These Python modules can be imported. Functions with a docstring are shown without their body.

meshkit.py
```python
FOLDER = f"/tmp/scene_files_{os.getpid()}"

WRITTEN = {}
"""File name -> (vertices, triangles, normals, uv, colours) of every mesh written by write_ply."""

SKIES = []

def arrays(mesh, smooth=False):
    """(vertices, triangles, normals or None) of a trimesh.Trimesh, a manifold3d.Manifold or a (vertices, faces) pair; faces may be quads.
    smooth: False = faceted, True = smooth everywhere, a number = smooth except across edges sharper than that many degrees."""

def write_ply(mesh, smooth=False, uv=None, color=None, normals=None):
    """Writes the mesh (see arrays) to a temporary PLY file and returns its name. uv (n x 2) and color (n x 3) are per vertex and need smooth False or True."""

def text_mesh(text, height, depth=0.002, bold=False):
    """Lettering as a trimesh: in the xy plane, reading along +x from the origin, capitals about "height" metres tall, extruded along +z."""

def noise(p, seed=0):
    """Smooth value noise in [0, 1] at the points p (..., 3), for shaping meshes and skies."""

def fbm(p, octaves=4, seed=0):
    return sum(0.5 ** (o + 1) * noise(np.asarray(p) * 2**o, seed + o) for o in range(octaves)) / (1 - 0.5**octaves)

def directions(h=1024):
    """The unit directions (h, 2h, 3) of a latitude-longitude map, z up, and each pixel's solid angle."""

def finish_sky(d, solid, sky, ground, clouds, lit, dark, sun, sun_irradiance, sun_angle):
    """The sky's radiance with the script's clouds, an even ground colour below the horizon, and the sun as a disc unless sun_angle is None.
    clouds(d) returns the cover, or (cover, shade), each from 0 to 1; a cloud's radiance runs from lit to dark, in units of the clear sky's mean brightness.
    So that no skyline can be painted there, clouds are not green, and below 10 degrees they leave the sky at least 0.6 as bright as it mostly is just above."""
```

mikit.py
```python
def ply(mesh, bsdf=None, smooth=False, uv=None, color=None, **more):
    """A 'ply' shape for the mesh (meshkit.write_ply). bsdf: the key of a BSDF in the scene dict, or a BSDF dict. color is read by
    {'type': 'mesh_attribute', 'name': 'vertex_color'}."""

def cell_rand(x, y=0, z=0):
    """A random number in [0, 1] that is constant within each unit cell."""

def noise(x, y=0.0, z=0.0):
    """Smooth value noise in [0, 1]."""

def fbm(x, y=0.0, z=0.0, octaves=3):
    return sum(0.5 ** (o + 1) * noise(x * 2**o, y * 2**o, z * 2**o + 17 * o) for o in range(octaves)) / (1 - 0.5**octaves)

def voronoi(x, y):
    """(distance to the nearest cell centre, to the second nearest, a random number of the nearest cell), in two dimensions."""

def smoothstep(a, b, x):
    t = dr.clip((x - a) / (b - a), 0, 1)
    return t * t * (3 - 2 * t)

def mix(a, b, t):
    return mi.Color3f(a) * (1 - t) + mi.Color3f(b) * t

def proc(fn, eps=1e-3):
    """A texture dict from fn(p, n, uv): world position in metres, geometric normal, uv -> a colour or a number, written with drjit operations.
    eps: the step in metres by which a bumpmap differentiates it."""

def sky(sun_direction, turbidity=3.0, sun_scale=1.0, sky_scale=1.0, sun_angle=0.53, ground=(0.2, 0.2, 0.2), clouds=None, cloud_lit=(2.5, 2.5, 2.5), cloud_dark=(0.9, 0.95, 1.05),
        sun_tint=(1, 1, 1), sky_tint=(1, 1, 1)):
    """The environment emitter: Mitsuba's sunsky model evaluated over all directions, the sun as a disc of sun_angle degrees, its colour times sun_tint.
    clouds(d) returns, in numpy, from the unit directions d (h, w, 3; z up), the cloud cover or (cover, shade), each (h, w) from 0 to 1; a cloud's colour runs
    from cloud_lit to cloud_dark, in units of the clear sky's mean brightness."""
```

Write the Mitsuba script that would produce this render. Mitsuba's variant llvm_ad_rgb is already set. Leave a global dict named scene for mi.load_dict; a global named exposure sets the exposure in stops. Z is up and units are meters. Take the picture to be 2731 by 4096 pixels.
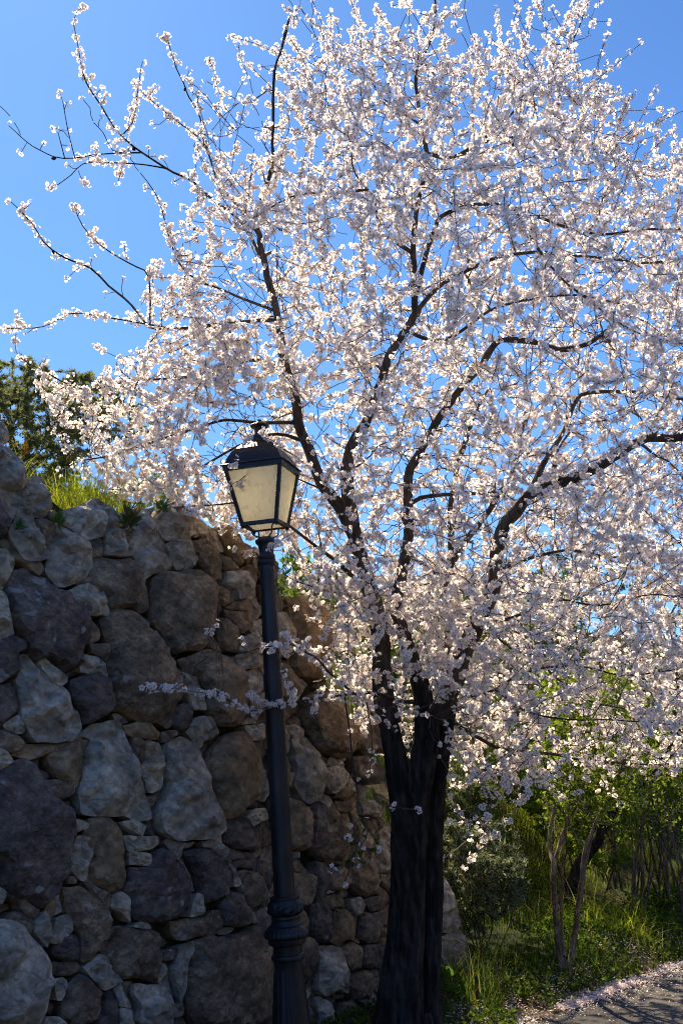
import math, random
import numpy as np, trimesh, shapely, drjit as dr
import mitsuba as mi
import mikit, meshkit
from mikit import proc
from scipy.spatial import cKDTree, Delaunay
from shapely.geometry import Polygon, MultiPoint, box
from shapely.ops import unary_union
import manifold3d as m3
T = mi.ScalarTransform4f
R_ = np.random.default_rng(7)
random.seed(7)
scene, labels = {}, {}
# ------------------------------------------------------------------ camera, sky, exposure
F = 4200.0                      # focal length in pixels of the 2731 x 4096 photograph
CAM = np.array([0, 0, 2.1])
pitch, roll = math.radians(12.0), math.radians(2.5)
fwd = np.array([0, math.cos(pitch), math.sin(pitch)])
_r0, _u0 = np.array([1.0, 0, 0]), np.array([0, -math.sin(pitch), math.cos(pitch)])
right = _r0 * math.cos(roll) - _u0 * math.sin(roll)
upv = _u0 * math.cos(roll) + _r0 * math.sin(roll)
upv = np.cross(right, fwd)
scene['camera'] = {'type': 'perspective', 'fov': math.degrees(2 * math.atan(1365.5 / F)), 'fov_axis': 'x', 'near_clip': 0.05, 'far_clip': 3000.0,
                   'to_world': T().look_at(origin=CAM.tolist(), target=(CAM + fwd).tolist(), up=upv.tolist())}
SUN_AZ, SUN_EL = math.radians(-21), math.radians(48)
SUN = [math.sin(SUN_AZ) * math.cos(SUN_EL), math.cos(SUN_AZ) * math.cos(SUN_EL), math.sin(SUN_EL)]
scene['sky_light'] = mikit.sky(SUN, turbidity=2.2, sky_tint=(0.53, 0.79, 1.12), sun_scale=1.6, sun_tint=(1.04, 1.0, 0.89), ground=(0.12, 0.12, 0.11))
exposure = 2.38

# ------------------------------------------------------------------ helpers
def ray(x, y):
    d = F * fwd + (x - 1365.5) * right + (2048.0 - y) * upv
    return d / np.linalg.norm(d)
def at(x, y, Y):
    """the point of the place seen at a pixel of the photograph, Y metres in front of the camera"""
    d = ray(x, y)
    return CAM + d * (Y / d[1])
def lab(key, label=None, cat=None, group=None, kind=None):
    d = {}
    if label: d['label'] = label
    if cat: d['category'] = cat
    if group: d['group'] = group
    if kind: d['kind'] = kind
    labels[key] = d
_n = {}
def key(name, parent=None):
    """a free key: parent__name, then parent__name_001 ..."""
    k = (parent + '__' if parent else '') + name
    i = _n.get(k, 0); _n[k] = i + 1
    return k if i == 0 else f'{k}_{i:03d}'
def add(name, mesh, bsdf, parent=None, **kw):
    k = key(name, parent)
    scene[k] = mikit.ply(mesh, bsdf, **kw)
    return k
def unit(v):
    return v / np.maximum(np.linalg.norm(v, axis=-1, keepdims=True), 1e-9)
class MB:
    """collects vertices, faces and vertex colours of one mesh"""
    def __init__(s): s.v, s.f, s.c, s.n = [], [], [], 0
    def put(s, v, f, c=None):
        v = np.asarray(v, float).reshape(-1, 3); f = np.asarray(f, int)
        if f.shape[1] == 4: f = np.vstack([f[:, [0, 1, 2]], f[:, [0, 2, 3]]])
        s.v.append(v); s.f.append(f + s.n); s.n += len(v)
        if c is not None: s.c.append(np.broadcast_to(np.asarray(c, float), (len(v), 3)))
    def mesh(s): return np.vstack(s.v), np.vstack(s.f)
    def build(s, name, bsdf, parent=None, smooth=True):
        return add(name, s.mesh(), bsdf, parent, smooth=smooth, **({'color': np.vstack(s.c)} if s.c else {}))
def spline(P, step):
    """a Catmull-Rom curve through the rows of P (position and radius), resampled"""
    P = np.asarray(P, float)
    if len(P) == 2: P = np.vstack([P[0], P.mean(0), P[1]])
    Q = np.vstack([2 * P[0] - P[1], P, 2 * P[-1] - P[-2]])
    out = []
    for i in range(1, len(Q) - 2):
        n = max(2, int(np.linalg.norm(Q[i + 1, :3] - Q[i, :3]) / step))
        t = np.arange(n)[:, None] / n
        out.append(0.5 * (2 * Q[i] + (Q[i + 1] - Q[i - 1]) * t + (2 * Q[i - 1] - 5 * Q[i] + 4 * Q[i + 1] - Q[i + 2]) * t**2 + (3 * Q[i] - Q[i - 1] - 3 * Q[i + 1] + Q[i + 2]) * t**3))
    return np.vstack(out + [P[-1:]])
def tube(P, r, sides, cap=True):
    P = np.asarray(P, float); r = np.broadcast_to(np.asarray(r, float), len(P))
    t = unit(np.gradient(P, axis=0))
    a = np.cross(t[0], [0.3, 0.5, 0.81] if abs(t[0] @ [0.3, 0.5, 0.81]) < 0.9 else [1, 0, 0]); a = unit(a)
    X = np.empty_like(P)
    for i in range(len(P)):
        a = unit(a - t[i] * (a @ t[i])); X[i] = a
    Y = np.cross(t, X)
    th = np.arange(sides) / sides * 2 * np.pi
    v = P[:, None] + r[:, None, None] * (X[:, None] * np.cos(th)[None, :, None] + Y[:, None] * np.sin(th)[None, :, None])
    n = len(P); i, j = np.meshgrid(np.arange(n - 1), np.arange(sides), indexing='ij')
    b = i * sides + j; c = i * sides + (j + 1) % sides
    f = np.stack([b, c, c + sides, b + sides], -1).reshape(-1, 4)
    f = np.vstack([f[:, [0, 1, 2]], f[:, [0, 2, 3]]]); v = v.reshape(-1, 3)
    if cap:
        v = np.vstack([v, P[:1], P[-1:]]); k = np.arange(sides); m = (k + 1) % sides
        f = np.vstack([f, np.stack([m, k, k * 0 + len(v) - 2], 1), np.stack([(n - 1) * sides + k, (n - 1) * sides + m, k * 0 + len(v) - 1], 1)])
    return v, f
def rough(v, f, amp, freq, seed=0, oct=3):
    """displaces a mesh along its normals by noise"""
    m = trimesh.Trimesh(v, f, process=False)
    return v + m.vertex_normals * ((meshkit.fbm(v * freq, oct, seed) - 0.5) * 2 * amp)[:, None]
def rand_rot(n, rng):
    q = unit(rng.normal(size=(n, 4))); w, x, y, z = q.T
    return np.stack([1 - 2*(y*y+z*z), 2*(x*y-z*w), 2*(x*z+y*w), 2*(x*y+z*w), 1-2*(x*x+z*z), 2*(y*z-x*w), 2*(x*z-y*w), 2*(y*z+x*w), 1-2*(x*x+y*y)], 1).reshape(n, 3, 3)
def frames(d, rng):
    """rotations whose z axis is d, turned by a random angle"""
    d = unit(d); a = rng.normal(size=d.shape); x = unit(a - d * (a * d).sum(1, keepdims=True))
    return np.stack([x, np.cross(d, x), d], -1)
def scatter(tv, tf, Rm, pos, s):
    """copies of one small template: vertices and faces"""
    v = np.einsum('nij,kj->nki', Rm, tv) * np.asarray(s).reshape(-1, 1, 1) + pos[:, None]
    f = tf[None] + (np.arange(len(pos)) * len(tv))[:, None, None]
    return v.reshape(-1, 3), f.reshape(-1, 3)

# ------------------------------------------------------------------ materials
def rgb(*c): return {'type': 'rgb', 'value': list(c)}
VC = {'type': 'mesh_attribute', 'name': 'vertex_color'}
def matte(color, rough=0.9, spec=0.25, two=True, bump=None):
    b = {'type': 'principled', 'base_color': color, 'roughness': rough, 'specular': spec}
    if bump: b = {'type': 'bumpmap', 'bsdf': b, 't': proc(bump[0], eps=bump[2] if len(bump) > 2 else 2e-3), 'scale': bump[1]}
    return {'type': 'twosided', 'bsdf': b} if two else b
def stone_tex(c1, c2, c3, k=1.0, rust=0.3, speck=0.4, streak=False):
    def fn(p, n, uv):
        q = p * 2.2 * k
        a = mikit.fbm(q.x, q.y, q.z, 4)
        b = mikit.fbm(q.x * 3.1 + 9, q.y * 3.1, q.z * (0.8 if streak else 3.1), 4)
        c = mikit.mix(c1, c2, mikit.smoothstep(0.35, 0.65, a * 0.5 + b * 0.5))
        r = mikit.fbm(q.x * 0.9 + 31, q.y * 0.9, q.z * 1.3 + 5, 3)
        c = mikit.mix(c, c3, mikit.smoothstep(0.55, 0.7, r) * rust)
        s = mikit.noise(p.x * 60, p.y * 60, p.z * 60); s2 = mikit.noise(p.x * 130, p.y * 130, p.z * 130)
        g = mikit.fbm(p.x * 25, p.y * 25, p.z * 25, 3)
        c = c * (0.66 + 0.68 * mikit.smoothstep(0.2, 0.8, g)) * (1 + speck * (s * s2 - 0.25))
        h = mikit.fbm(p.x * 6 + 11, p.y * 6, p.z * 6 + a * 2, 4)
        c = c * (0.80 + 0.40 * mikit.smoothstep(0.3, 0.7, h))
        cr = dr.abs(mikit.fbm(p.x * 3 + 50 + b, p.y * 3, p.z * 4.5, 4) - 0.5)
        c = c * (0.55 + 0.45 * mikit.smoothstep(0.0, 0.006, cr))
        lich = mikit.smoothstep(0.66, 0.74, mikit.fbm(p.x * 14 + 3, p.y * 14, p.z * 14, 3)) * mikit.smoothstep(0.5, 0.6, mikit.fbm(q.x + 70, q.y, q.z, 2))
        return mikit.mix(c, (0.42, 0.40, 0.36), lich * 0.5)
    return proc(fn)
def stone_bump(p, n, uv):
    return mikit.fbm(p.x * 22, p.y * 22, p.z * 22, 4) + 0.35 * mikit.fbm(p.x * 90, p.y * 90, p.z * 90, 2) + 0.3 * mikit.smoothstep(0.0, 0.012, dr.abs(mikit.fbm(p.x * 4, p.y * 4, p.z * 7, 4) - 0.5))
STONE = {
    'g': ('grey_stone', (0.43, 0.365, 0.28), (0.28, 0.24, 0.19), (0.26, 0.19, 0.12), 1.0, 0.55, 0.5),
    'q': ('streaked_stone', (0.41, 0.36, 0.28), (0.24, 0.212, 0.17), (0.24, 0.17, 0.10), 1.2, 0.6, 0.5),
    'b': ('brown_stone', (0.26, 0.187, 0.12), (0.135, 0.099, 0.068), (0.20, 0.14, 0.09), 1.6, 0.7, 1.1),
    'd': ('dark_stone', (0.16, 0.125, 0.098), (0.088, 0.069, 0.058), (0.13, 0.09, 0.08), 1.3, 0.6, 1.0),
    'o': ('ochre_stone', (0.29, 0.20, 0.115), (0.175, 0.124, 0.075), (0.32, 0.20, 0.09), 1.3, 0.6, 0.6),
    'p': ('pale_stone', (0.48, 0.41, 0.30), (0.33, 0.285, 0.21), (0.36, 0.27, 0.16), 1.2, 0.5, 0.4)}
for _c, (_name, *_a) in STONE.items():
    scene[_name] = matte(stone_tex(*_a[:3], k=_a[3], rust=_a[4], speck=_a[5], streak=_c == 'q'), 0.85, 0.3, bump=(stone_bump, 0.03))
def bark_q(p):      # turned and bent coordinates, so that no grid shows in the noise
    x, y = 0.81 * p.x - 0.59 * p.y + 0.13 * p.z, 0.59 * p.x + 0.81 * p.y - 0.17 * p.z
    z = p.z + 0.05 * mikit.fbm(p.x * 7 + 3, p.y * 7, p.z * 5, 3)
    return x + 0.025 * mikit.fbm(p.z * 6, p.x * 9, p.y * 9, 3), y + 0.025 * mikit.fbm(p.y * 9 + 40, p.z * 6, p.x * 9, 3), z
def bark_tex(c1, c2):
    def fn(p, n, uv):
        x, y, z = bark_q(p)
        a = mikit.fbm(x * 34, y * 34, z * 6, 4); g = mikit.fbm(x * 5, y * 5, z * 4, 3); b = mikit.fbm(x * 12, y * 12, z * 34, 3)
        return mikit.mix(c1, c2, mikit.smoothstep(0.38, 0.72, a * 0.62 + b * 0.08 + g * 0.30))
    return proc(fn)
def bark_bump(p, n, uv):
    x, y, z = bark_q(p)
    return mikit.fbm(x * 40, y * 40, z * 8, 4) + 0.3 * mikit.fbm(x * 14, y * 14, z * 50, 2)
scene['trunk_bark'] = matte(bark_tex((0.012, 0.010, 0.009), (0.062, 0.049, 0.040)), 0.85, 0.2, bump=(bark_bump, 0.045))
scene['limb_bark'] = matte(bark_tex((0.032, 0.023, 0.018), (0.11, 0.082, 0.062)), 0.75, 0.3, bump=(bark_bump, 0.008))
scene['twig_bark'] = matte(rgb(0.115, 0.09, 0.075), 0.6, 0.35)
scene['lightened_bark'] = matte(bark_tex((0.09, 0.068, 0.052), (0.30, 0.24, 0.185)), 0.7, 0.3)  # small tree bark, lightened to make up for missing sun on its stems
scene['stem_bark'] = matte(bark_tex((0.05, 0.038, 0.03), (0.19, 0.15, 0.115)), 0.75, 0.3)
def thin(color, trans, rough=0.7):
    return {'type': 'principledthin', 'base_color': color, 'diff_trans': trans, 'roughness': rough, 'spec_trans': 0.0, 'eta': 1.3}
scene['petal'] = thin(VC, 1.15, 0.8)
scene['reflector_white'] = matte(rgb(0.85, 0.84, 0.80), 0.5)
scene['leaf'] = thin(VC, 0.95, 0.55)
scene['grass_blade'] = thin(VC, 1.0, 0.5)
def soil_tex(p, n, uv):
    a = mikit.fbm(p.x * 0.7, p.y * 0.7, p.z * 0.7, 4); b = mikit.fbm(p.x * 9, p.y * 9, p.z * 9, 4)
    c = mikit.mix((0.055, 0.045, 0.030), (0.025, 0.036, 0.014), mikit.smoothstep(0.4, 0.6, a))
    return c * (0.6 + 0.8 * b)
scene['soil'] = matte(proc(soil_tex), 1.0, 0.1, bump=(lambda p, n, uv: mikit.fbm(p.x * 14, p.y * 14, p.z * 14, 4), 0.03))
def road_tex(p, n, uv):
    a = mikit.fbm(p.x * 1.3, p.y * 1.3, 0, 4); b = mikit.noise(p.x * 90, p.y * 90, 0); e = mikit.fbm(p.x * 18, p.y * 18, 0, 3)
    return mikit.mix((0.042, 0.043, 0.046), (0.075, 0.073, 0.072), mikit.smoothstep(0.3, 0.7, a)) * (0.65 + 0.4 * b + 0.3 * e)
scene['asphalt'] = matte(proc(road_tex), 0.9, 0.2, bump=(lambda p, n, uv: mikit.noise(p.x * 110, p.y * 110, 0) + mikit.fbm(p.x * 12, p.y * 12, 0, 2), 0.004))
def paint_tex(p, n, uv):
    a = mikit.fbm(p.x * 14, p.y * 14, p.z * 6, 4)
    return mikit.mix((0.007, 0.0075, 0.010), (0.018, 0.018, 0.021), mikit.smoothstep(0.35, 0.7, a))
scene['lamp_paint'] = {'type': 'twosided', 'bsdf': {'type': 'principled', 'base_color': proc(paint_tex), 'roughness': proc(lambda p, n, uv: 0.34 + 0.25 * mikit.fbm(p.x * 10, p.y * 10, p.z * 10, 3)), 'specular': 0.5}}
def pane_tex(p, n, uv):
    a = mikit.fbm(p.x * 9, p.y * 9, p.z * 9, 4); s = mikit.smoothstep(0.52, 0.8, mikit.fbm(p.x * 60, p.y * 60, p.z * 35, 4))
    c = mikit.mix((0.97, 0.95, 0.82), (0.95, 0.92, 0.75), mikit.smoothstep(0.35, 0.65, a))
    return c * (1 - 0.22 * s) * (0.93 + 0.14 * a)
scene['frosted_pane'] = thin(proc(pane_tex), 1.75, 0.35)
# ------------------------------------------------------------------ terrain: s runs along the wall, t back from its face
P0, U = np.array([-1.9, 5.6]), np.array([3.2, 4.1]) / math.hypot(3.2, 4.1)
B = np.array([-U[1], U[0]])
def st(x, y): return (x - P0[0]) * U[0] + (y - P0[1]) * U[1], (x - P0[0]) * B[0] + (y - P0[1]) * B[1]
def xy(s, t): return P0[0] + s * U[0] + t * B[0], P0[1] + s * U[1] + t * B[1]
def sstep(a, b, x):
    t = np.clip((x - a) / (b - a), 0, 1); return t * t * (3 - 2 * t)
def edge_t(s): return np.interp(s, [2.5, 3.1, 4.0, 5.0, 6.3, 12, 22, 60], [-1.2, -1.08, -0.82, -0.93, -1.08, -1.7, -2.8, -7.0])          # the road's near edge
def wall_h(s): return np.interp(s, [-30, 0.2, 0.9, 1.4, 2.2, 2.6, 3.0, 3.3, 3.7, 4.5, 5.1, 5.5], [3.9, 3.9, 3.55, 3.35, 3.3, 3.05, 2.6, 2.1, 1.5, 0.8, 0.25, 0.1])
def ground(x, y, noise=True):
    x, y = np.asarray(x, float), np.asarray(y, float)
    s, t = st(x, y); e = edge_t(s)
    verge = 0.10 * sstep(e, e + 0.5, t) + 0.06 * sstep(e + 0.3, 0, t)
    step = sstep(0.30, 0.55, t) * np.maximum(wall_h(s) - 0.08, 0)
    steep = np.maximum(t - 0.45, 0)
    z = verge + step + np.where(s < 5.4, 0.5, 0.62) * steep * sstep(0.1, 1.5, steep)
    cap = 3.78 + 0.10 * np.maximum(t, 0)
    z = np.where(z > cap, cap, z)
    far = np.hypot(x, y)
    z = z + 2.6 * sstep(9, 22, t) * sstep(60, 30, far) * sstep(3, 9, s)
    z = z * sstep(420, 40, far) - 0.0 * far
    z = z - 0.15 * sstep(0.0, -6, t - e) + 5.5 * sstep(-5.4, -14, t - e) * sstep(90, 30, far)  # the rise across the road is added, out of view, to shade the lower wall
    if noise:
        k = sstep(e, e + 0.25, t) + sstep(-5.2, -6, t - e)
        z = z + k * ((meshkit.fbm(np.stack([x * 1.1, y * 1.1, 0 * x], -1), 3, 5) - 0.5) * 0.22 + (meshkit.fbm(np.stack([x * 5, y * 5, 0 * x], -1), 2, 6) - 0.5) * 0.05)
    return z
def grid(S, Tt, fn):
    s, t = np.meshgrid(S, Tt, indexing='ij'); x, y = xy(s, t)
    v = np.stack([x, y, fn(x, y)], -1).reshape(-1, 3); n, m = len(S), len(Tt)
    i, j = np.meshgrid(np.arange(n - 1), np.arange(m - 1), indexing='ij'); a = i * m + j
    return v, np.stack([a, a + m, a + m + 1, a + 1], -1).reshape(-1, 4)
far_steps = lambda a, b: np.geomspace(a, b, 16)
Sg = np.concatenate([-far_steps(12, 900)[::-1], np.arange(-11, 22, 0.16), far_steps(22.5, 900)])
Tg = np.concatenate([-far_steps(9, 900)[::-1], np.arange(-8.8, -2.4, 0.3), np.arange(-2.3, 2.5, 0.08), np.arange(2.6, 24, 0.3), far_steps(25, 900)])
scene['ground'] = mikit.ply(grid(Sg, Tg, ground), 'soil', smooth=True)
lab('ground', 'earth bank and terrace with rough soil under grass and shrubs', kind='structure')
# the road: a worn surface 4 mm above the ground sheet, its edge wavering
Sr = np.concatenate([np.linspace(-25, -11, 30), np.arange(-10.8, 22, 0.12), np.linspace(22.5, 60, 40)])
W = np.linspace(0, 1, 26)
s_, w_ = np.meshgrid(Sr, W, indexing='ij')
e_ = edge_t(s_) - 0.06 + 0.16 * (meshkit.fbm(np.stack([s_ * 1.3, 0 * s_, 0 * s_], -1), 3, 3) - 0.5)
t_ = e_ - w_ * 5.0
x_, y_ = xy(s_, t_)
v = np.stack([x_, y_, ground(x_, y_) + 0.004 + 0.006 * np.clip(w_ * 10, 0, 1)], -1).reshape(-1, 3)
i_, j_ = np.meshgrid(np.arange(len(Sr) - 1), np.arange(len(W) - 1), indexing='ij'); a_ = i_ * len(W) + j_
scene['road'] = mikit.ply((v, np.stack([a_, a_ + 1, a_ + len(W) + 1, a_ + len(W)], -1).reshape(-1, 4)), 'asphalt', smooth=True)
lab('road', 'sun dappled worn asphalt lane with petals along its edge', kind='structure')

# ------------------------------------------------------------------ the dry stone wall
BETA = math.radians(5)
WN = np.array([-B[0] * math.cos(BETA), -B[1] * math.cos(BETA), math.sin(BETA)])      # out of the face, towards the road
WA = np.array([U[0], U[1], 0.0]); WB = np.cross(WN, WA); WB = WB if WB[2] > 0 else -WB
WO = np.array([P0[0], P0[1], 0.0])
def to_wall(x, y, off=0.06):
    d = ray(x, y); k = ((WO + WN * off - CAM) @ WN) / (d @ WN); p = CAM + d * k - WO
    return p @ WA, p @ WB
def wall_pt(a, b, n): return WO + np.multiply.outer(a, WA) + np.multiply.outer(b, WB) + np.multiply.outer(n, WN)
CROP = {'1': (0, 1500), '2': (0, 2300), '3': (0, 3196), '4': (600, 1900), '5': (600, 2700), '6': (600, 3396), '7': (1300, 2500), '8': (1300, 3296)}
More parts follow.
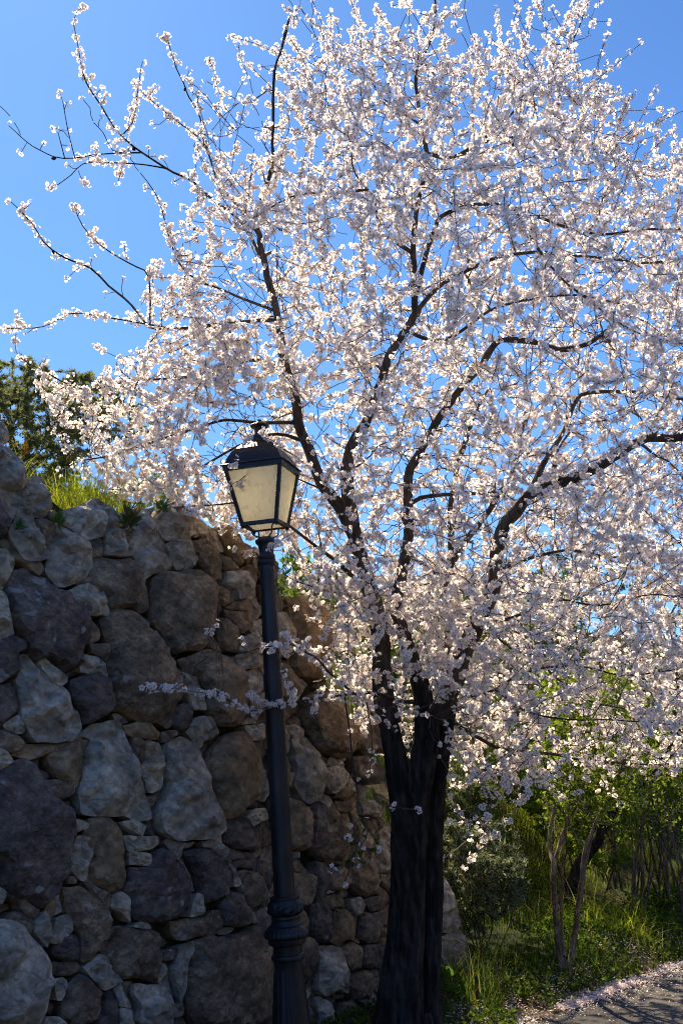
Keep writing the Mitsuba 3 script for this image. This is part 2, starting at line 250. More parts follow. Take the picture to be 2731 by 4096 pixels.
TRACED = '''
1g 0,235 60,300 130,450 150,540 95,600 40,635 0,615 -150,560 -140,250
1g 0,640 90,615 160,670 250,760 300,850 275,960 230,1040 215,1150 180,1220 170,1280 75,1190 60,1110 0,1020 -120,960 -150,700
1g 275,905 330,885 440,880 470,930 510,1040 545,1160 470,1240 380,1270 340,1200 220,1120 225,1040 270,970
1d 0,1030 70,1120 90,1200 165,1290 120,1350 105,1420 0,1450 -120,1400 -120,1050
1g 215,1150 270,1175 340,1250 385,1330 440,1480 495,1580 495,1620 430,1640 290,1640 180,1520 115,1420 130,1350 180,1280
1o 10,1470 110,1435 180,1530 290,1650 430,1650 470,1720 430,1775 310,1700 205,1640 140,1540
1b 385,1270 470,1250 540,1300 550,1420 480,1520 440,1450 400,1330
1b 490,1185 560,1178 610,1220 590,1290 530,1265 475,1230
1g 545,1330 600,1325 690,1370 850,1450 910,1560 900,1700 860,1760 840,1800 660,1880 580,1870 470,1740 500,1620 490,1510 550,1430
1g 640,1190 760,1150 860,1095 940,1100 1010,1150 1075,1210 1130,1290 1120,1340 1000,1310 985,1420 900,1430 850,1450 700,1370 600,1310 630,1250
1g 985,1310 1060,1325 1150,1345 1180,1480 1180,1610 1050,1600 1000,1590 1000,1430
1b 860,1445 985,1425 1000,1600 910,1605 900,1550
1b 1175,1360 1240,1340 1260,1420 1230,1500 1190,1530
1g 1200,1190 1290,1170 1400,1230 1440,1300 1535,1460 1615,1710 1500,1750 1360,1810 1310,1700 1260,1600 1190,1605 1190,1530 1250,1440 1215,1300
4g 100,400 200,300 260,220 340,230 420,310 480,490 420,535 200,570 140,510
1p 0,1480 60,1490 140,1540 200,1620 200,1690 150,1780 110,1850 95,1900 0,1830 -80,1700
2d 105,90 130,20 200,-100 310,-80 440,-10 570,90 660,130 740,210 790,310 855,430 850,560 810,690 785,800 640,850 560,800 480,740 390,760 280,660 260,560 170,470 130,330
1b 900,1615 1050,1610 1190,1622 1270,1610 1320,1720 1370,1830 1420,1960 1420,2080 1350,2110 1270,2060 1040,2080 1000,1960 850,1870 770,1850 880,1760
2p 690,110 770,65 940,70 1000,120 1000,170 1045,290 1030,330 830,350 810,300 770,230 730,200
2o 835,380 890,375 980,480 970,560 920,585 860,600 850,520
2b 870,610 960,595 1045,605 1045,680 1020,760 930,695 880,680
2p 800,690 850,685 930,705 1020,770 1045,890 1020,930 930,870 800,850 790,780
2b 1040,290 1150,280 1280,310 1370,380 1474,544 1560,660 1644,824 1704,1004 1690,1116 1640,1180 1610,1330 1580,1366 1490,1310 1310,1290 1200,1200 1090,1200 1090,1120 1040,980 1050,880 1030,770 1050,600 990,480 960,400
2p 0,100 60,120 110,190 130,330 165,520 110,550 60,575 0,560 -90,450 -90,180
2d 0,590 70,560 160,510 250,540 285,650 215,710 225,840 190,890 80,950 0,970 -100,900 -100,650
2g 230,715 280,700 350,780 450,880 530,970 600,985 640,1020 690,1060 710,1160 760,1260 785,1350 740,1400 690,1480 520,1495 400,1480 350,1440 300,1370 260,1270 240,1180 210,1050 190,930 230,850
2d 0,975 100,970 185,935 210,1060 245,1190 160,1270 30,1370 0,1340 -120,1250 -120,1050
2g 100,1330 160,1285 250,1240 300,1370 260,1410 190,1390 115,1355
2p 410,730 460,740 520,790 600,850 660,910 650,950 600,980 540,950 480,870 430,810
2d 700,930 840,870 930,872 1010,950 1050,1080 1085,1150 1070,1210 980,1280 900,1320 790,1330 770,1220 710,1100 690,1000
2b 20,1390 110,1390 220,1420 290,1500 270,1550 190,1585 100,1560 20,1530
2o 200,1595 330,1500 500,1502 700,1490 745,1425 850,1440 760,1520 600,1560 330,1630
2q 770,1400 900,1330 1000,1300 1090,1275 1170,1340 1210,1430 1290,1600 1330,1720 1340,1850 1390,2000 1425,2110 1430,2190 1340,2190 1270,2165 1180,2130 1060,2160 890,2155 800,2130 790,1950 820,1800 830,1600 890,1470 850,1440
2o 510,1615 640,1530 750,1455 870,1455 825,1600 815,1800 770,1900 700,1830 600,1800 540,1690
2b 500,1830 600,1820 715,1835 760,1885 750,1960 640,2000 560,1990 510,1920
2p 0,1540 90,1550 175,1665 80,1720 0,1775 -60,1700
2d 0,1795 180,1640 310,1640 400,1720 480,1830 540,2000 620,2047 665,2137 685,2267 700,2327 685,2487 660,2647 635,2757 560,2887 440,2987 350,2950 230,2900 100,2840 60,2600 0,2560 -200,2400 -200,1950
3p 740,170 800,180 880,220 860,260 780,280 750,310 705,290 740,240
3o 880,185 990,160 1080,165 1150,220 1190,330 1210,480 1215,640 1215,750 1170,820 1060,830 960,780 870,690 860,600 900,480 880,350 835,320 870,260
3g 720,340 835,325 895,350 925,420 890,560 860,720 820,720 740,660 690,640 705,520 715,420
3p 1170,200 1280,180 1375,240 1340,330 1250,270 1190,250
3p 1190,325 1290,335 1480,340 1500,400 1450,440 1290,465 1205,450 1190,380
3p 1222,475 1340,475 1420,500 1425,570 1390,595 1290,580 1222,590
3d 1235,605 1420,600 1450,500 1520,440 1575,470 1640,580 1690,620 1745,770 1735,950 1680,1040 1500,1110 1440,1120 1260,1060 1250,880 1190,820 1225,740
3b 960,795 1060,840 1090,870 1060,1020 1040,1030 950,900 860,765 830,725 870,710
3p 1085,870 1150,835 1180,840 1240,880 1250,1100 1160,1010 1070,990
3b 650,685 740,695 760,750 700,755 650,740
3b 640,785 800,785 900,850 960,940 1010,1000 1065,1150 1060,1200 970,1270 950,1350 900,1430 805,1470 805,1380 795,1220 755,1150 745,1080 690,1010 660,900
3g 590,1070 680,1025 735,1080 745,1170 700,1215 640,1280 550,1310 500,1290 560,1180
3d 660,1240 755,1205 795,1280 800,1455 690,1450 565,1400 575,1330
3p 380,1100 470,1005 530,1110 525,1230 485,1325 420,1250 370,1200
3o 490,1020 530,920 590,895 585,1020 530,1095
3g 0,1082 40,1075 160,1095 270,1155 330,1230 440,1340 490,1420 520,1480 510,1580 540,1620 500,1750 470,1930 400,2060 0,2090 -200,2050 -200,1150
3o 165,1090 240,1082 385,1130 365,1200 335,1222 275,1150
3d 120,1070 200,1005 300,1025 385,1080 380,1118 250,1078
3b 230,890 270,880 350,955 430,1000 390,1060 330,1040 250,970
3g 0,780 60,800 105,850 70,930 0,960 -80,900
3b 110,850 220,850 200,890 180,915 120,880
3b 970,1290 1060,1235 1075,1155 1150,1145 1280,1155 1420,1175 1500,1195 1510,1400 1500,1640 1420,1610 1330,1600 1170,1630 1080,1530 1060,1450 1000,1370
3p 1280,1145 1330,1105 1400,1110 1430,1160 1400,1170
3b 540,1470 680,1460 790,1475 820,1540 720,1590 550,1580
3g 830,1500 955,1395 1055,1455 1075,1540 1165,1640 1110,1680 1010,1720 900,1600
3g 560,1625 640,1615 680,1655 640,1800 600,1825 570,1740
3b 690,1695 800,1580 895,1610 1005,1740 995,1900 960,2000 700,2050 630,1990 660,1830
3d 1015,1745 1090,1710 1130,1800 1160,1940 1150,2100 960,2100 1003,1900
3g 1290,1680 1344,1662 1484,1665 1574,1718 1614,1798 1634,1948 1630,2090 1400,2090 1300,1970 1340,1850 1280,1760
3g 440,2070 470,1965 560,1945 690,2055 680,2120 430,2120
4g 200,600 300,555 410,545 445,630 480,740 430,820 280,835 240,720
4b 450,570 530,530 600,590 650,660 700,800 730,920 680,900 645,935 565,830 490,740
4b 100,910 180,860 280,845 430,830 540,845 635,950 620,1050 660,1180 650,1310 600,1430 600,1500 550,1545 400,1570 290,1590 240,1470 110,1330 100,1200 80,1060
4o 690,430 790,420 850,490 910,620 915,700 890,800 830,760 740,610 690,500
4b 700,695 760,720 870,825 735,838 705,770
4g 735,855 860,842 960,870 990,950 980,1060 900,1085 850,1105 835,1020 745,960
4b 645,965 735,965 825,1025 845,1110 750,1160 705,1080 625,1040
4b 765,1165 890,1095 985,1085 980,1180 940,1210
4b 745,1185 860,1205 980,1225 1000,1310 960,1385 880,1420 830,1330 760,1260
4d 625,1045 695,1085 735,1190 700,1245 655,1180
4b 700,1255 755,1265 825,1335 855,1440 845,1560 790,1568 740,1530 695,1450 680,1350
4g 865,1445 1000,1392 1060,1500 1010,1575 900,1570 850,1555
4g 840,1605 900,1575 1060,1590 1070,1700 880,1735
4b 310,1640 560,1560 650,1570 800,1660 870,1740 900,1900 920,2100 900,2210 800,2245 710,2240 620,2130 575,2090 565,1960 490,1800 345,1750
4g 325,1762 465,1765 495,1880 540,1990 560,2090 450,2095 430,2000 370,1900
4d 1050,680 1170,700 1230,800 1220,950 1120,940 1060,800
4d 1060,950 1210,985 1255,1080 1275,1200 1165,1240 1090,1100
4o 1290,1080 1430,1070 1560,1130 1680,1150 1690,1500 1670,1780 1640,1820 1450,1790 1390,1700 1370,1420 1320,1260
4g 1110,1250 1280,1210 1330,1290 1360,1420 1340,1560 1290,1620 1210,1590 1130,1400
4b 1130,1700 1290,1665 1370,1780 1390,1960 1300,2016 1200,2000 1130,1850
2o 1170,1345 1290,1312 1420,1325 1500,1400 1490,1450 1420,1462 1260,1440 1200,1410
2p 1360,1485 1400,1465 1510,1490 1545,1600 1545,1740 1525,1900 1440,1960 1390,1940 1345,1720 1365,1600
2b 1250,1455 1330,1440 1360,1500 1355,1640 1320,1700 1280,1580
5d 270,430 300,290 400,230 440,300 450,375 400,490 330,470
5p 405,500 480,370 560,340 630,370 680,460 700,500 620,570 560,590 540,640 490,670 470,580
5b 160,512 230,482 320,492 310,530 240,580 175,590
5g 205,600 300,545 370,565 440,605 495,700 535,800 575,900 600,1050 650,1150 720,1290 735,1390 650,1450 500,1470 290,1470 180,1400 140,1250 180,1150 250,950 200,850 195,700
5o 565,800 640,680 690,600 760,510 850,490 910,505 985,585 1040,700 1060,850 1070,1060 980,1150 900,1185 850,1285 780,1285 720,1265 660,1150 605,1040 582,900
5g 915,445 1100,430 1100,560 1000,575 945,510
5p 925,1270 990,1195 1080,1188 1100,1290 1020,1325 970,1352
5d 705,1305 850,1300 920,1270 965,1360 1085,1320 1095,1480 1060,1560 900,1550 760,1500 740,1405
5g 1130,430 1250,460 1305,530 1300,690 1260,700 1150,650
5g 1260,450 1350,440 1420,480 1425,545 1340,560 1310,520
5b 1150,720 1280,720 1295,850 1290,1050 1240,1080 1160,900
5q 1315,570 1440,552 1520,650 1568,700 1610,850 1620,1000 1570,1110 1490,1160 1410,1100 1345,1000 1375,870 1360,700
5g 1320,870 1365,865 1365,930 1340,990 1315,950
5b 1180,1090 1395,1105 1475,1170 1495,1300 1485,1560 1280,1560 1190,1300
5d 1490,1175 1568,1125 1640,1200 1690,1400 1690,1560 1500,1560
6d 400,20 500,-5 640,0 740,110 785,200 795,300 770,390 690,460 600,500 560,440 520,360 470,190 430,110
6g 750,130 800,160 870,320 805,340 795,210
6b 850,235 930,180 1010,200 1100,250 1130,400 1060,510 960,540 905,440 865,360
6p 470,400 520,400 540,555 500,595 420,600 440,500
6b 260,665 450,625 590,605 640,535 715,565 745,690 690,740 560,770 430,820 330,835 260,760
6d 785,365 880,405 950,560 970,675 900,685 755,688 725,560 705,500
6g 920,550 990,570 1020,660 960,660
6b 480,835 640,785 780,792 960,725 1090,680 1150,850 1200,1000 1200,1600 500,1600 430,1420 420,1250 400,1100 470,980
6g 335,870 450,825 460,900 400,1010 390,1250 340,1380 310,1230 280,1080
6d 180,920 325,893 318,985 190,1010
6b 1230,260 1400,212 1515,240 1515,475 1400,535 1340,480 1270,400
6o 1320,545 1450,540 1505,645 1495,780 1430,785 1370,700
6b 1330,800 1500,792 1568,850 1560,1000 1500,1150 1420,1150 1350,1000
6p 1400,1290 1490,1270 1520,1300 1480,1390 1410,1400
6d 1525,520 1620,460 1700,600 1700,830 1575,850 1512,700
6d 1400,1415 1500,1405 1568,1600 1400,1600
6b 1240,1010 1340,1010 1410,1160 1390,1280 1400,1400 1380,1600 1240,1600
8b 0,0 200,0 240,120 220,250 80,325 0,270
8d 0,325 60,355 115,420 100,570 60,650 0,700
8b 120,400 230,370 315,420 320,540 240,600 150,580
8b 330,350 420,310 500,350 525,450 510,570 470,640 390,640 330,560
8b 65,655 200,625 275,680 270,760 160,760 100,820
8o 165,765 260,775 330,835 350,950 330,1030 220,1080 130,1070 150,930
8g 285,685 370,660 420,720 390,800 335,825
8d 430,680 590,640 600,760 500,790
8g 0,1100 120,1080 195,1110 230,1210 270,1320 260,1520 180,1480 60,1550 0,1500
8b 220,1120 330,1050 400,1090 400,1300 290,1330 235,1200
8d 400,795 600,790 600,1000 480,1070 380,1010
8d 430,1085 600,1090 560,1300 410,1290
8g 0,1560 110,1620 140,1740 60,1850 0,1850
8d 230,1600 340,1580 420,1700 300,1850 160,1850
8b 270,1340 400,1320 520,1340 480,1560 330,1570
8g 960,430 1050,440 1100,470 1160,600 1210,720 1255,890 1220,950 1110,985 1000,1000 930,800
8g 1060,1020 1180,972 1270,960 1310,1050 1330,1200 1340,1350 1290,1370 1180,1310 1110,1240 1080,1130
8p 1050,1260 1110,1270 1125,1300 1080,1320
8g 1200,1400 1260,1390 1275,1500 1210,1500
8g 980,1290 1025,1200 1048,1300 1045,1400 1000,1390
7b 20,565 150,605 230,700 300,830 300,1050 270,1180 130,1150 0,1100 -100,900 -110,640
7g 70,1270 180,1260 260,1330 250,1400 200,1460 150,1510 80,1480 50,1380
7o 210,1430 290,1440 330,1500 270,1550 165,1540
7g 400,1585 500,1560 600,1640 560,1710 410,1690
7d 310,1185 420,1165 600,1300 560,1420 480,1425 330,1335
7d 300,880 440,835 620,950 640,1130 420,1150 315,1060
'''
TOPLINE = [(-900, 1500), (-300, 1700), (0, 1720), (110, 1830), (150, 1900), (230, 1990), (290, 2080), (400, 1990), (480, 2050), (600, 2020), (760, 1995), (880, 2095), (1010, 2140), (1130, 2220), (1180, 2400), (1280, 2380), (1350, 2410), (1355, 2710), (1430, 2860), (1450, 3000), (1560, 3240), (1760, 3480), (1810, 3510), (1890, 3750), (1900, 3930)]
top2 = np.array([to_wall(*p) for p in TOPLINE])
region = Polygon([*top2, (top2[-1][0] + 0.2, -0.15), (-4.5, -0.15), (-4.5, top2[0][1])]).buffer(0)
frame_poly = Polygon([to_wall(*p) for p in ((-60, 1000), (2000, 1000), (2000, 4130), (-60, 4130))])
polys = []
for line in TRACED.strip().splitlines():
    head, *pts = line.split()
    ox, oy = CROP[head[0]]
    g = Polygon([to_wall(ox + float(a) / 2.24, oy + float(b) / 2.24) for a, b in (p.split(',') for p in pts)]).buffer(0)
    if g.geom_type == 'MultiPolygon': g = max(g.geoms, key=lambda q: q.area)
    polys.append([head[1], g, 0.0])
covered = unary_union([p[1].buffer(0.012) for p in polys])
# smaller stones wedged in what is left between the big ones, and the wall going on outside the frame
def cells(area, size, rng):
    x0, y0, x1, y1 = area.bounds
    nx, ny = int((x1 - x0) / size) + 2, int((y1 - y0) / size) + 2
    pts = [(x0 + (i + rng.uniform(-0.3, 1.3)) * size, y0 + (j + rng.uniform(-0.3, 1.3)) * size) for i in range(nx) for j in range(ny)]
    return [c for c in shapely.voronoi_polygons(MultiPoint(pts)).geoms]
rs = np.random.default_rng(3)
left = region.intersection(frame_poly).difference(covered)
for c in cells(left, 0.19, rs):
    for g in getattr(c.intersection(left), 'geoms', [c.intersection(left)]):
        if g.geom_type == 'Polygon' and g.area > 0.0035:
            g2 = g.buffer(-0.004)
            if g2.geom_type == 'Polygon' and g2.area > 0.0012: polys.append([rs.choice(list('bbbdgg')), g2, -0.05])
outside = region.difference(frame_poly).difference(covered)
for c in cells(outside, 0.42, rs):
    g = c.intersection(outside)
    if g.geom_type == 'Polygon' and g.area > 0.02: polys.append([rs.choice(list('ggbbdop')), g.buffer(-0.01), 0.0])
WALL = 'dry_stone_wall'
lab(WALL, 'tall dry stone wall of grey and brown boulders behind the lamp post', 'wall')
def stone(kind, poly, recess, rng):
    poly = poly.buffer(0.003, join_style='mitre')
    if poly.geom_type != 'Polygon': poly = max(poly.geoms, key=lambda q: q.area)
    A = poly.area; size = math.sqrt(A); c = np.array(poly.centroid.coords[0])
    L = poly.exterior.length; n = max(10, int(L / 0.028))
    bd = np.array([poly.exterior.interpolate(k / n, normalized=True).coords[0] for k in range(n)])
    o = rng.uniform(0, 50)
    bd = bd + (np.stack([meshkit.noise(np.c_[bd * 14, np.full(n, o)]), meshkit.noise(np.c_[bd * 14, np.full(n, o + 9)])], 1) - 0.5) * min(0.03, 0.12 * size)
    g = float(np.clip(size / 13, 0.014, 0.030)) if kind in 'bd' else float(np.clip(size / 9, 0.016, 0.046))
    x0, y0, x1, y1 = poly.bounds
    X, Y = np.meshgrid(np.arange(x0, x1, g), np.arange(y0, y1, g)); q = np.c_[X.ravel(), Y.ravel()] + rng.uniform(-0.48, 0.48, (X.size, 2)) * g
    P2 = Polygon(bd).buffer(0)
    q = q[shapely.contains_xy(P2.buffer(-0.45 * g), q[:, 0], q[:, 1])]
    pts = np.vstack([bd, q]); tri = Delaunay(pts).simplices
    cc = pts[tri].mean(1); tri = tri[shapely.contains_xy(P2, cc[:, 0], cc[:, 1])]
    a = pts[tri]; area = (a[:, 1, 0] - a[:, 0, 0]) * (a[:, 2, 1] - a[:, 0, 1]) - (a[:, 1, 1] - a[:, 0, 1]) * (a[:, 2, 0] - a[:, 0, 0])
    tri[area < 0] = tri[area < 0][:, ::-1]
    tri = tri[np.abs(area) > 1e-8]
    fine = np.array([Polygon(bd).exterior.interpolate(k / (6 * n), normalized=True).coords[0] for k in range(6 * n)])
    d = cKDTree(fine).query(pts)[0]; d[:n] = 0
    half = max(d.max(), 0.01)
    H = min(0.13, half * (0.6 if kind in 'bd' else 0.5))
    rel = (pts - c) / size
    an = np.arctan2(rel[:, 1], rel[:, 0])      # the bevel round the edge is broad on some sides and sharp on others
    wv = half * (0.05 + (0.75 if kind in 'bd' else 0.85) * np.clip(meshkit.fbm(np.c_[np.cos(an) * 1.4, np.sin(an) * 1.4, np.full(len(an), o)], 2) * 3.0 - 1.45, 0.015, 1))
    e = H * (0.68 * np.clip(d / 0.008, 0, 1) + 0.32 * np.clip(d / wv, 0, 1) ** (0.7 if kind in 'bd' else 0.95))
    planes = []
    for k in range(rng.integers(9, 16)):
        th = rng.uniform(0, 2 * np.pi); sl = rng.uniform(0.2, 1.5) * (0.7 if kind in 'bd' else 1)
        planes.append(H * rng.uniform(0.7, 1.2) + size * 0.50 * sl * (rel @ [math.cos(th), math.sin(th)]) + (0.15 * size * sl))
    th = rng.uniform(0, 2 * np.pi); planes.append(H * 1.0 + size * rng.uniform(0, 0.22) * (rel @ [math.cos(th), math.sin(th)]))
    fac = np.min(planes, 0)
    fac = fac + (meshkit.fbm(np.c_[pts * 5.5, np.full(len(pts), o)], 3) - 0.5) * (0.04 if kind in 'bd' else 0.012) * np.clip(size / 0.35, 0.35, 1.2)
    h = np.maximum(np.minimum(e, np.maximum(fac, 0.12 * e)), 0)
    sc = 20 if kind in 'bd' else 9
    p3 = np.c_[pts, h]
    inner = np.clip(d / 0.02, 0, 1)
    h = h + inner * ((meshkit.fbm(p3 * sc + o, 3) - 0.5) * (0.034 if kind in 'bd' else 0.016) + (meshkit.fbm(p3 * 45 + o, 2) - 0.5) * (0.018 if kind in 'bd' else 0.008))
    if kind in 'gqp':      # split ledges, as shale breaks
        led = meshkit.fbm(np.c_[rel * [2.2, 3.2], np.full(len(pts), o)], 2); h = h - inner * 0.045 * np.clip(size / 0.3, 0.3, 1) * (np.clip((led - 0.5) / 0.02, 0, 1))
    base = recess + rng.uniform(-0.025, 0.02) + (0.02 if kind in 'gqp' else 0) - 0.02
    front = wall_pt(pts[:, 0], pts[:, 1], base + h)
    dep = max(0.16, min(0.4, size))
    back = wall_pt(c[0] + (bd[:, 0] - c[0]) * 0.85, c[1] + (bd[:, 1] - c[1]) * 0.85, np.full(n, base - dep))
    cb = wall_pt(c[:1], c[1:], np.array([base - dep]))
    N = len(pts); i = np.arange(n); j = (i + 1) % n
    sides = np.vstack([np.stack([i, i + N, j], 1), np.stack([j, i + N, j + N], 1)])
    lid = np.stack([j + N, i + N, i * 0 + N + n], 1)
    # orientation: (WA, WB) x -> must point along WN
    if np.dot(np.cross(WA, WB), WN) < 0: tri, = (tri[:, ::-1],)
    else: sides, lid = sides, lid
    return np.vstack([front, back, cb]), np.vstack([tri, sides, lid])
for kind, g, rec in polys:
    if g.is_empty or g.area < 0.001: continue
    add('stone', stone(kind, g, rec, rs), STONE[kind][0], WALL, smooth=24 if kind in 'bd' else False)
# the earth and rubble the stones are bedded in, well behind their faces
core = region.buffer(-0.10)
core = max(core.geoms, key=lambda q: q.area) if core.geom_type == 'MultiPolygon' else core
cm = trimesh.creation.extrude_polygon(core, 0.5, engine='earcut')
cv = wall_pt(cm.vertices[:, 0], cm.vertices[:, 1], cm.vertices[:, 2] - 0.62)
cf = cm.faces if np.dot(np.cross(WA, WB), WN) > 0 else cm.faces[:, ::-1]
add('earth_bedding', (cv, cf), 'soil', WALL)
# ------------------------------------------------------------------ the almond tree
# limbs: parent index (-1 none), depth in metres at start / end, radius in photograph pixels at start / end, pixels along it
LIMBS = '''
-1 7.55 7.45 36 20 1560,2900 1530,2760 1522,2560 1502,2445 1473,2330 1444,2244 1421,2147 1398,2043 1390,1957 1381,1900
0 7.45 7.8 19 4 1381,1900 1401,1796 1427,1744 1462,1692 1497,1596 1523,1535 1549,1431 1579,1383 1619,1317 1658,1254 1653,1132 1653,1010 1658,915 1671,810 1706,645 1688,523 1667,375 1667,270 1732,131 1741,-30
0 7.45 7.0 23 4 1421,2147 1350,2020 1285,1930 1254,1853 1220,1766 1193,1688 1176,1575 1141,1461 1124,1374 1106,1244 1063,1071 1037,941 1019,871 1058,767 1089,653 1089,557 1093,436 1098,287 1124,200 1160,60
-1 7.5 7.7 36 9 1690,2850 1674,2732 1634,2589 1588,2474 1588,2388 1605,2302 1622,2216 1634,2101 1632,1910 1671,1823 1714,1744 1758,1666 1802,1605 1863,1526 1915,1474 1976,1378 2028,1357 2150,1370 2237,1396 2350,1374 2455,1300
-1 7.75 8.6 30 6 1750,2850 1790,2700 1785,2560 1775,2440 1800,2240 1802,2127 1802,2040 1828,1866 1854,1788 1900,1650 1950,1560
-1 7.5 7.1 46 12 1740,2880 1789,2795 1854,2607 1906,2502 1967,2363 1984,2284 1993,2171 2019,2093 2063,2049 2115,1979 2193,1945 2281,1918 2368,1879 2420,1849 2490,1805 2585,1753 2725,1748 2870,1690 3050,1500
5 7.35 8.3 17 5 2115,1979 2176,1849 2237,1753 2272,1675 2307,1596 2350,1570 2446,1566 2585,1570 2707,1596 2860,1570
3 7.6 8.4 14 4 1649,2023 1697,1988 1802,1975 1924,1975 2019,1975 2080,2023 2141,2045 2230,2040
4 7.9 8.7 18 6 1808,2180 1871,2110 1958,2032 1993,1979 2050,1880 2080,1760 2100,1650
1 7.6 6.9 15 4 1653,1202 1697,1028 1741,906 1767,862 1900,815 2050,830 2263,906 2411,936 2585,915 2731,915 2860,870
1 7.7 8.4 11 3 1706,645 1793,653 1871,610 1941,549 2028,470 2150,348 2237,244 2310,120 2350,10
10 8.0 8.7 8 3 1840,640 1889,610 1976,584 2089,549 2237,601 2411,610 2542,688 2660,700 2800,640
1 7.6 7.0 12 3 1650,1010 1575,967 1514,915 1497,801 1420,690 1400,560
12 7.2 6.7 8 3 1497,801 1366,795 1219,784 1132,801 1045,853 950,906
1 7.8 8.3 7 2 1690,560 1610,470 1531,392 1479,322 1383,270 1340,200
1 7.6 8.3 13 5 1658,1254 1750,1150 1850,1090 1993,1028 2150,1006 2237,1019 2400,1030 2600,1050 2800,1020
1 7.55 6.8 11 4 1619,1317 1697,1352 1775,1361 1854,1317 1960,1240 2100,1200 2300,1180 2500,1220
2 7.2 6.7 9 3 1063,1071 1000,940 950,871 836,784 767,723 697,688 566,610 488,540 427,462 383,383 344,322 322,235 292,87
17 6.8 6.6 5 2 540,601 440,604 348,614 287,627 209,623 131,584 35,501
17 6.85 6.9 5 2 662,662 570,650 488,645 392,645 331,653 287,697 200,758
18 6.6 6.5 3 1.6 348,614 305,505 270,392
18 6.6 6.7 3 1.6 287,627 248,523
17 6.75 6.9 4 1.6 449,480 500,440 523,375 562,253
18 6.6 6.4 3 1.6 540,601 470,592 427,523 383,483
2 7.1 7.4 8 2 1030,930 930,800 871,723 836,610 801,470 740,348 688,218 666,139
24 7.2 7.0 5 2 836,610 784,540 714,488 627,418 566,366
2 7.2 6.9 8 2.5 1100,1230 900,1160 760,1100 688,984 645,828 610,758 560,690
2 7.2 6.8 12 3 1141,1290 1045,1289 906,1298 688,1315 601,1307 523,1220 436,1141 366,1071 261,1028 174,967 131,897 35,797
27 6.9 6.6 6 2 592,1300 592,1106 540,1063 436,1002 331,906 300,823
27 6.9 6.7 5 2 688,1315 560,1290 435,1270 287,1252 174,1305 17,1313
2 7.25 6.9 11 3 1141,1461 1000,1440 819,1496 610,1518 523,1518 418,1548 305,1550 150,1470 80,1430
2 7.25 6.9 11 3 1193,1688 1020,1690 900,1680 760,1720 600,1770 450,1820 300,1850 230,1900
2 7.3 7.2 10 3 1220,1766 1110,1735 960,1780 780,1880 600,1950 430,1960
0 7.5 6.9 11 3 1473,2330 1421,2313 1370,2267 1295,2210 1203,2141 1120,2080 1000,2010 850,2020 700,2030
2 7.3 6.6 7 1.6 1300,1955 1230,1930 1115,1885 1085,1830 1070,1780 1050,1720
3 7.45 6.4 11 2.2 1648,2830 1586,2821 1523,2795 1479,2779 1407,2781 1300,2789 1180,2807 1069,2829 1002,2843 912,2803 863,2776
35 6.9 6.45 7 1.8 1550,2800 1447,2737 1367,2688 1300,2637 1203,2596 1136,2579 1046,2592 957,2614 868,2579 832,2534
35 7.1 6.9 4 1.6 1519,2800 1523,2946 1510,3036 1488,3103
35 7.0 6.8 5 1.6 1398,2784 1403,2880 1420,3036 1434,3192 1465,3299 1465,3354 1434,3385 1407,3443 1398,3483 1380,3528
5 7.5 8.6 11 4 1764,2850 1836,2911 1871,2929 2000,2996 2140,3010 2350,3040 2600,3060 2800,3040
5 7.5 6.9 8 3 1800,2790 1950,2770 2100,2690 2300,2660 2480,2700 2700,2680
5 7.3 8.2 10 3 1984,2284 2130,2230 2280,2200 2450,2230 2600,2200 2800,2150
5 7.4 6.6 8 2.5 1906,2502 2050,2470 2200,2400 2400,2420 2600,2380 2800,2400
0 7.45 6.7 9 2.5 1500,2440 1400,2380 1300,2360 1200,2330 1130,2290
3 7.5 9.0 10 3 1622,2216 1740,2290 1850,2360 2000,2560 2150,2650 2350,2800 2600,2850
40 7.2 6.5 6 2 1950,2770 2080,2850 2250,2880 2450,2880 2700,2900
9 7.3 6.4 8 3 2050,830 2200,1060 2350,1200 2550,1330 2750,1380
'''
TWIG_R = 0.0030
class Tree:
    def __init__(s): s.pos, s.par, s.dir, s.rmin, s.chains, s.lim = [], [], [], [], [], []
    def chain(s, P, parent, r=None):
        ids = []; d = unit(np.gradient(P, axis=0)) if len(P) > 1 else np.zeros((1, 3))
        for i in range(len(P)):
            s.pos.append(P[i]); s.par.append(parent if i == 0 else ids[-1]); s.dir.append(d[i]); s.rmin.append(0 if r is None else r[i]); ids.append(len(s.pos) - 1)
        s.chains.append((parent, ids)); return ids
def px_limb(row, step):
    par, d0, d1, r0, r1, *pts = row.split()
    pts = np.array([list(map(float, p.split(','))) for p in pts]); n = len(pts)
    l = np.r_[0, np.cumsum(np.linalg.norm(np.diff(pts, axis=0), axis=1))]; l /= l[-1]
    D = float(d0) + (float(d1) - float(d0)) * l
    D = D + 0.10 * np.sin(l * 9 + pts[0, 0]) * l * (1 if n > 4 else 0)
    k_ = 0.64 if float(r0) < 18 else 1.0; r0, r1 = float(r0) * k_, max(1.5, float(r1) * k_)
    Rr = float(r0) + (float(r1) - float(r0)) * l ** 0.62
    return int(par), spline(np.array([[*at(x, y, d), r * d / F] for (x, y), d, r in zip(pts, D, Rr)]), step)
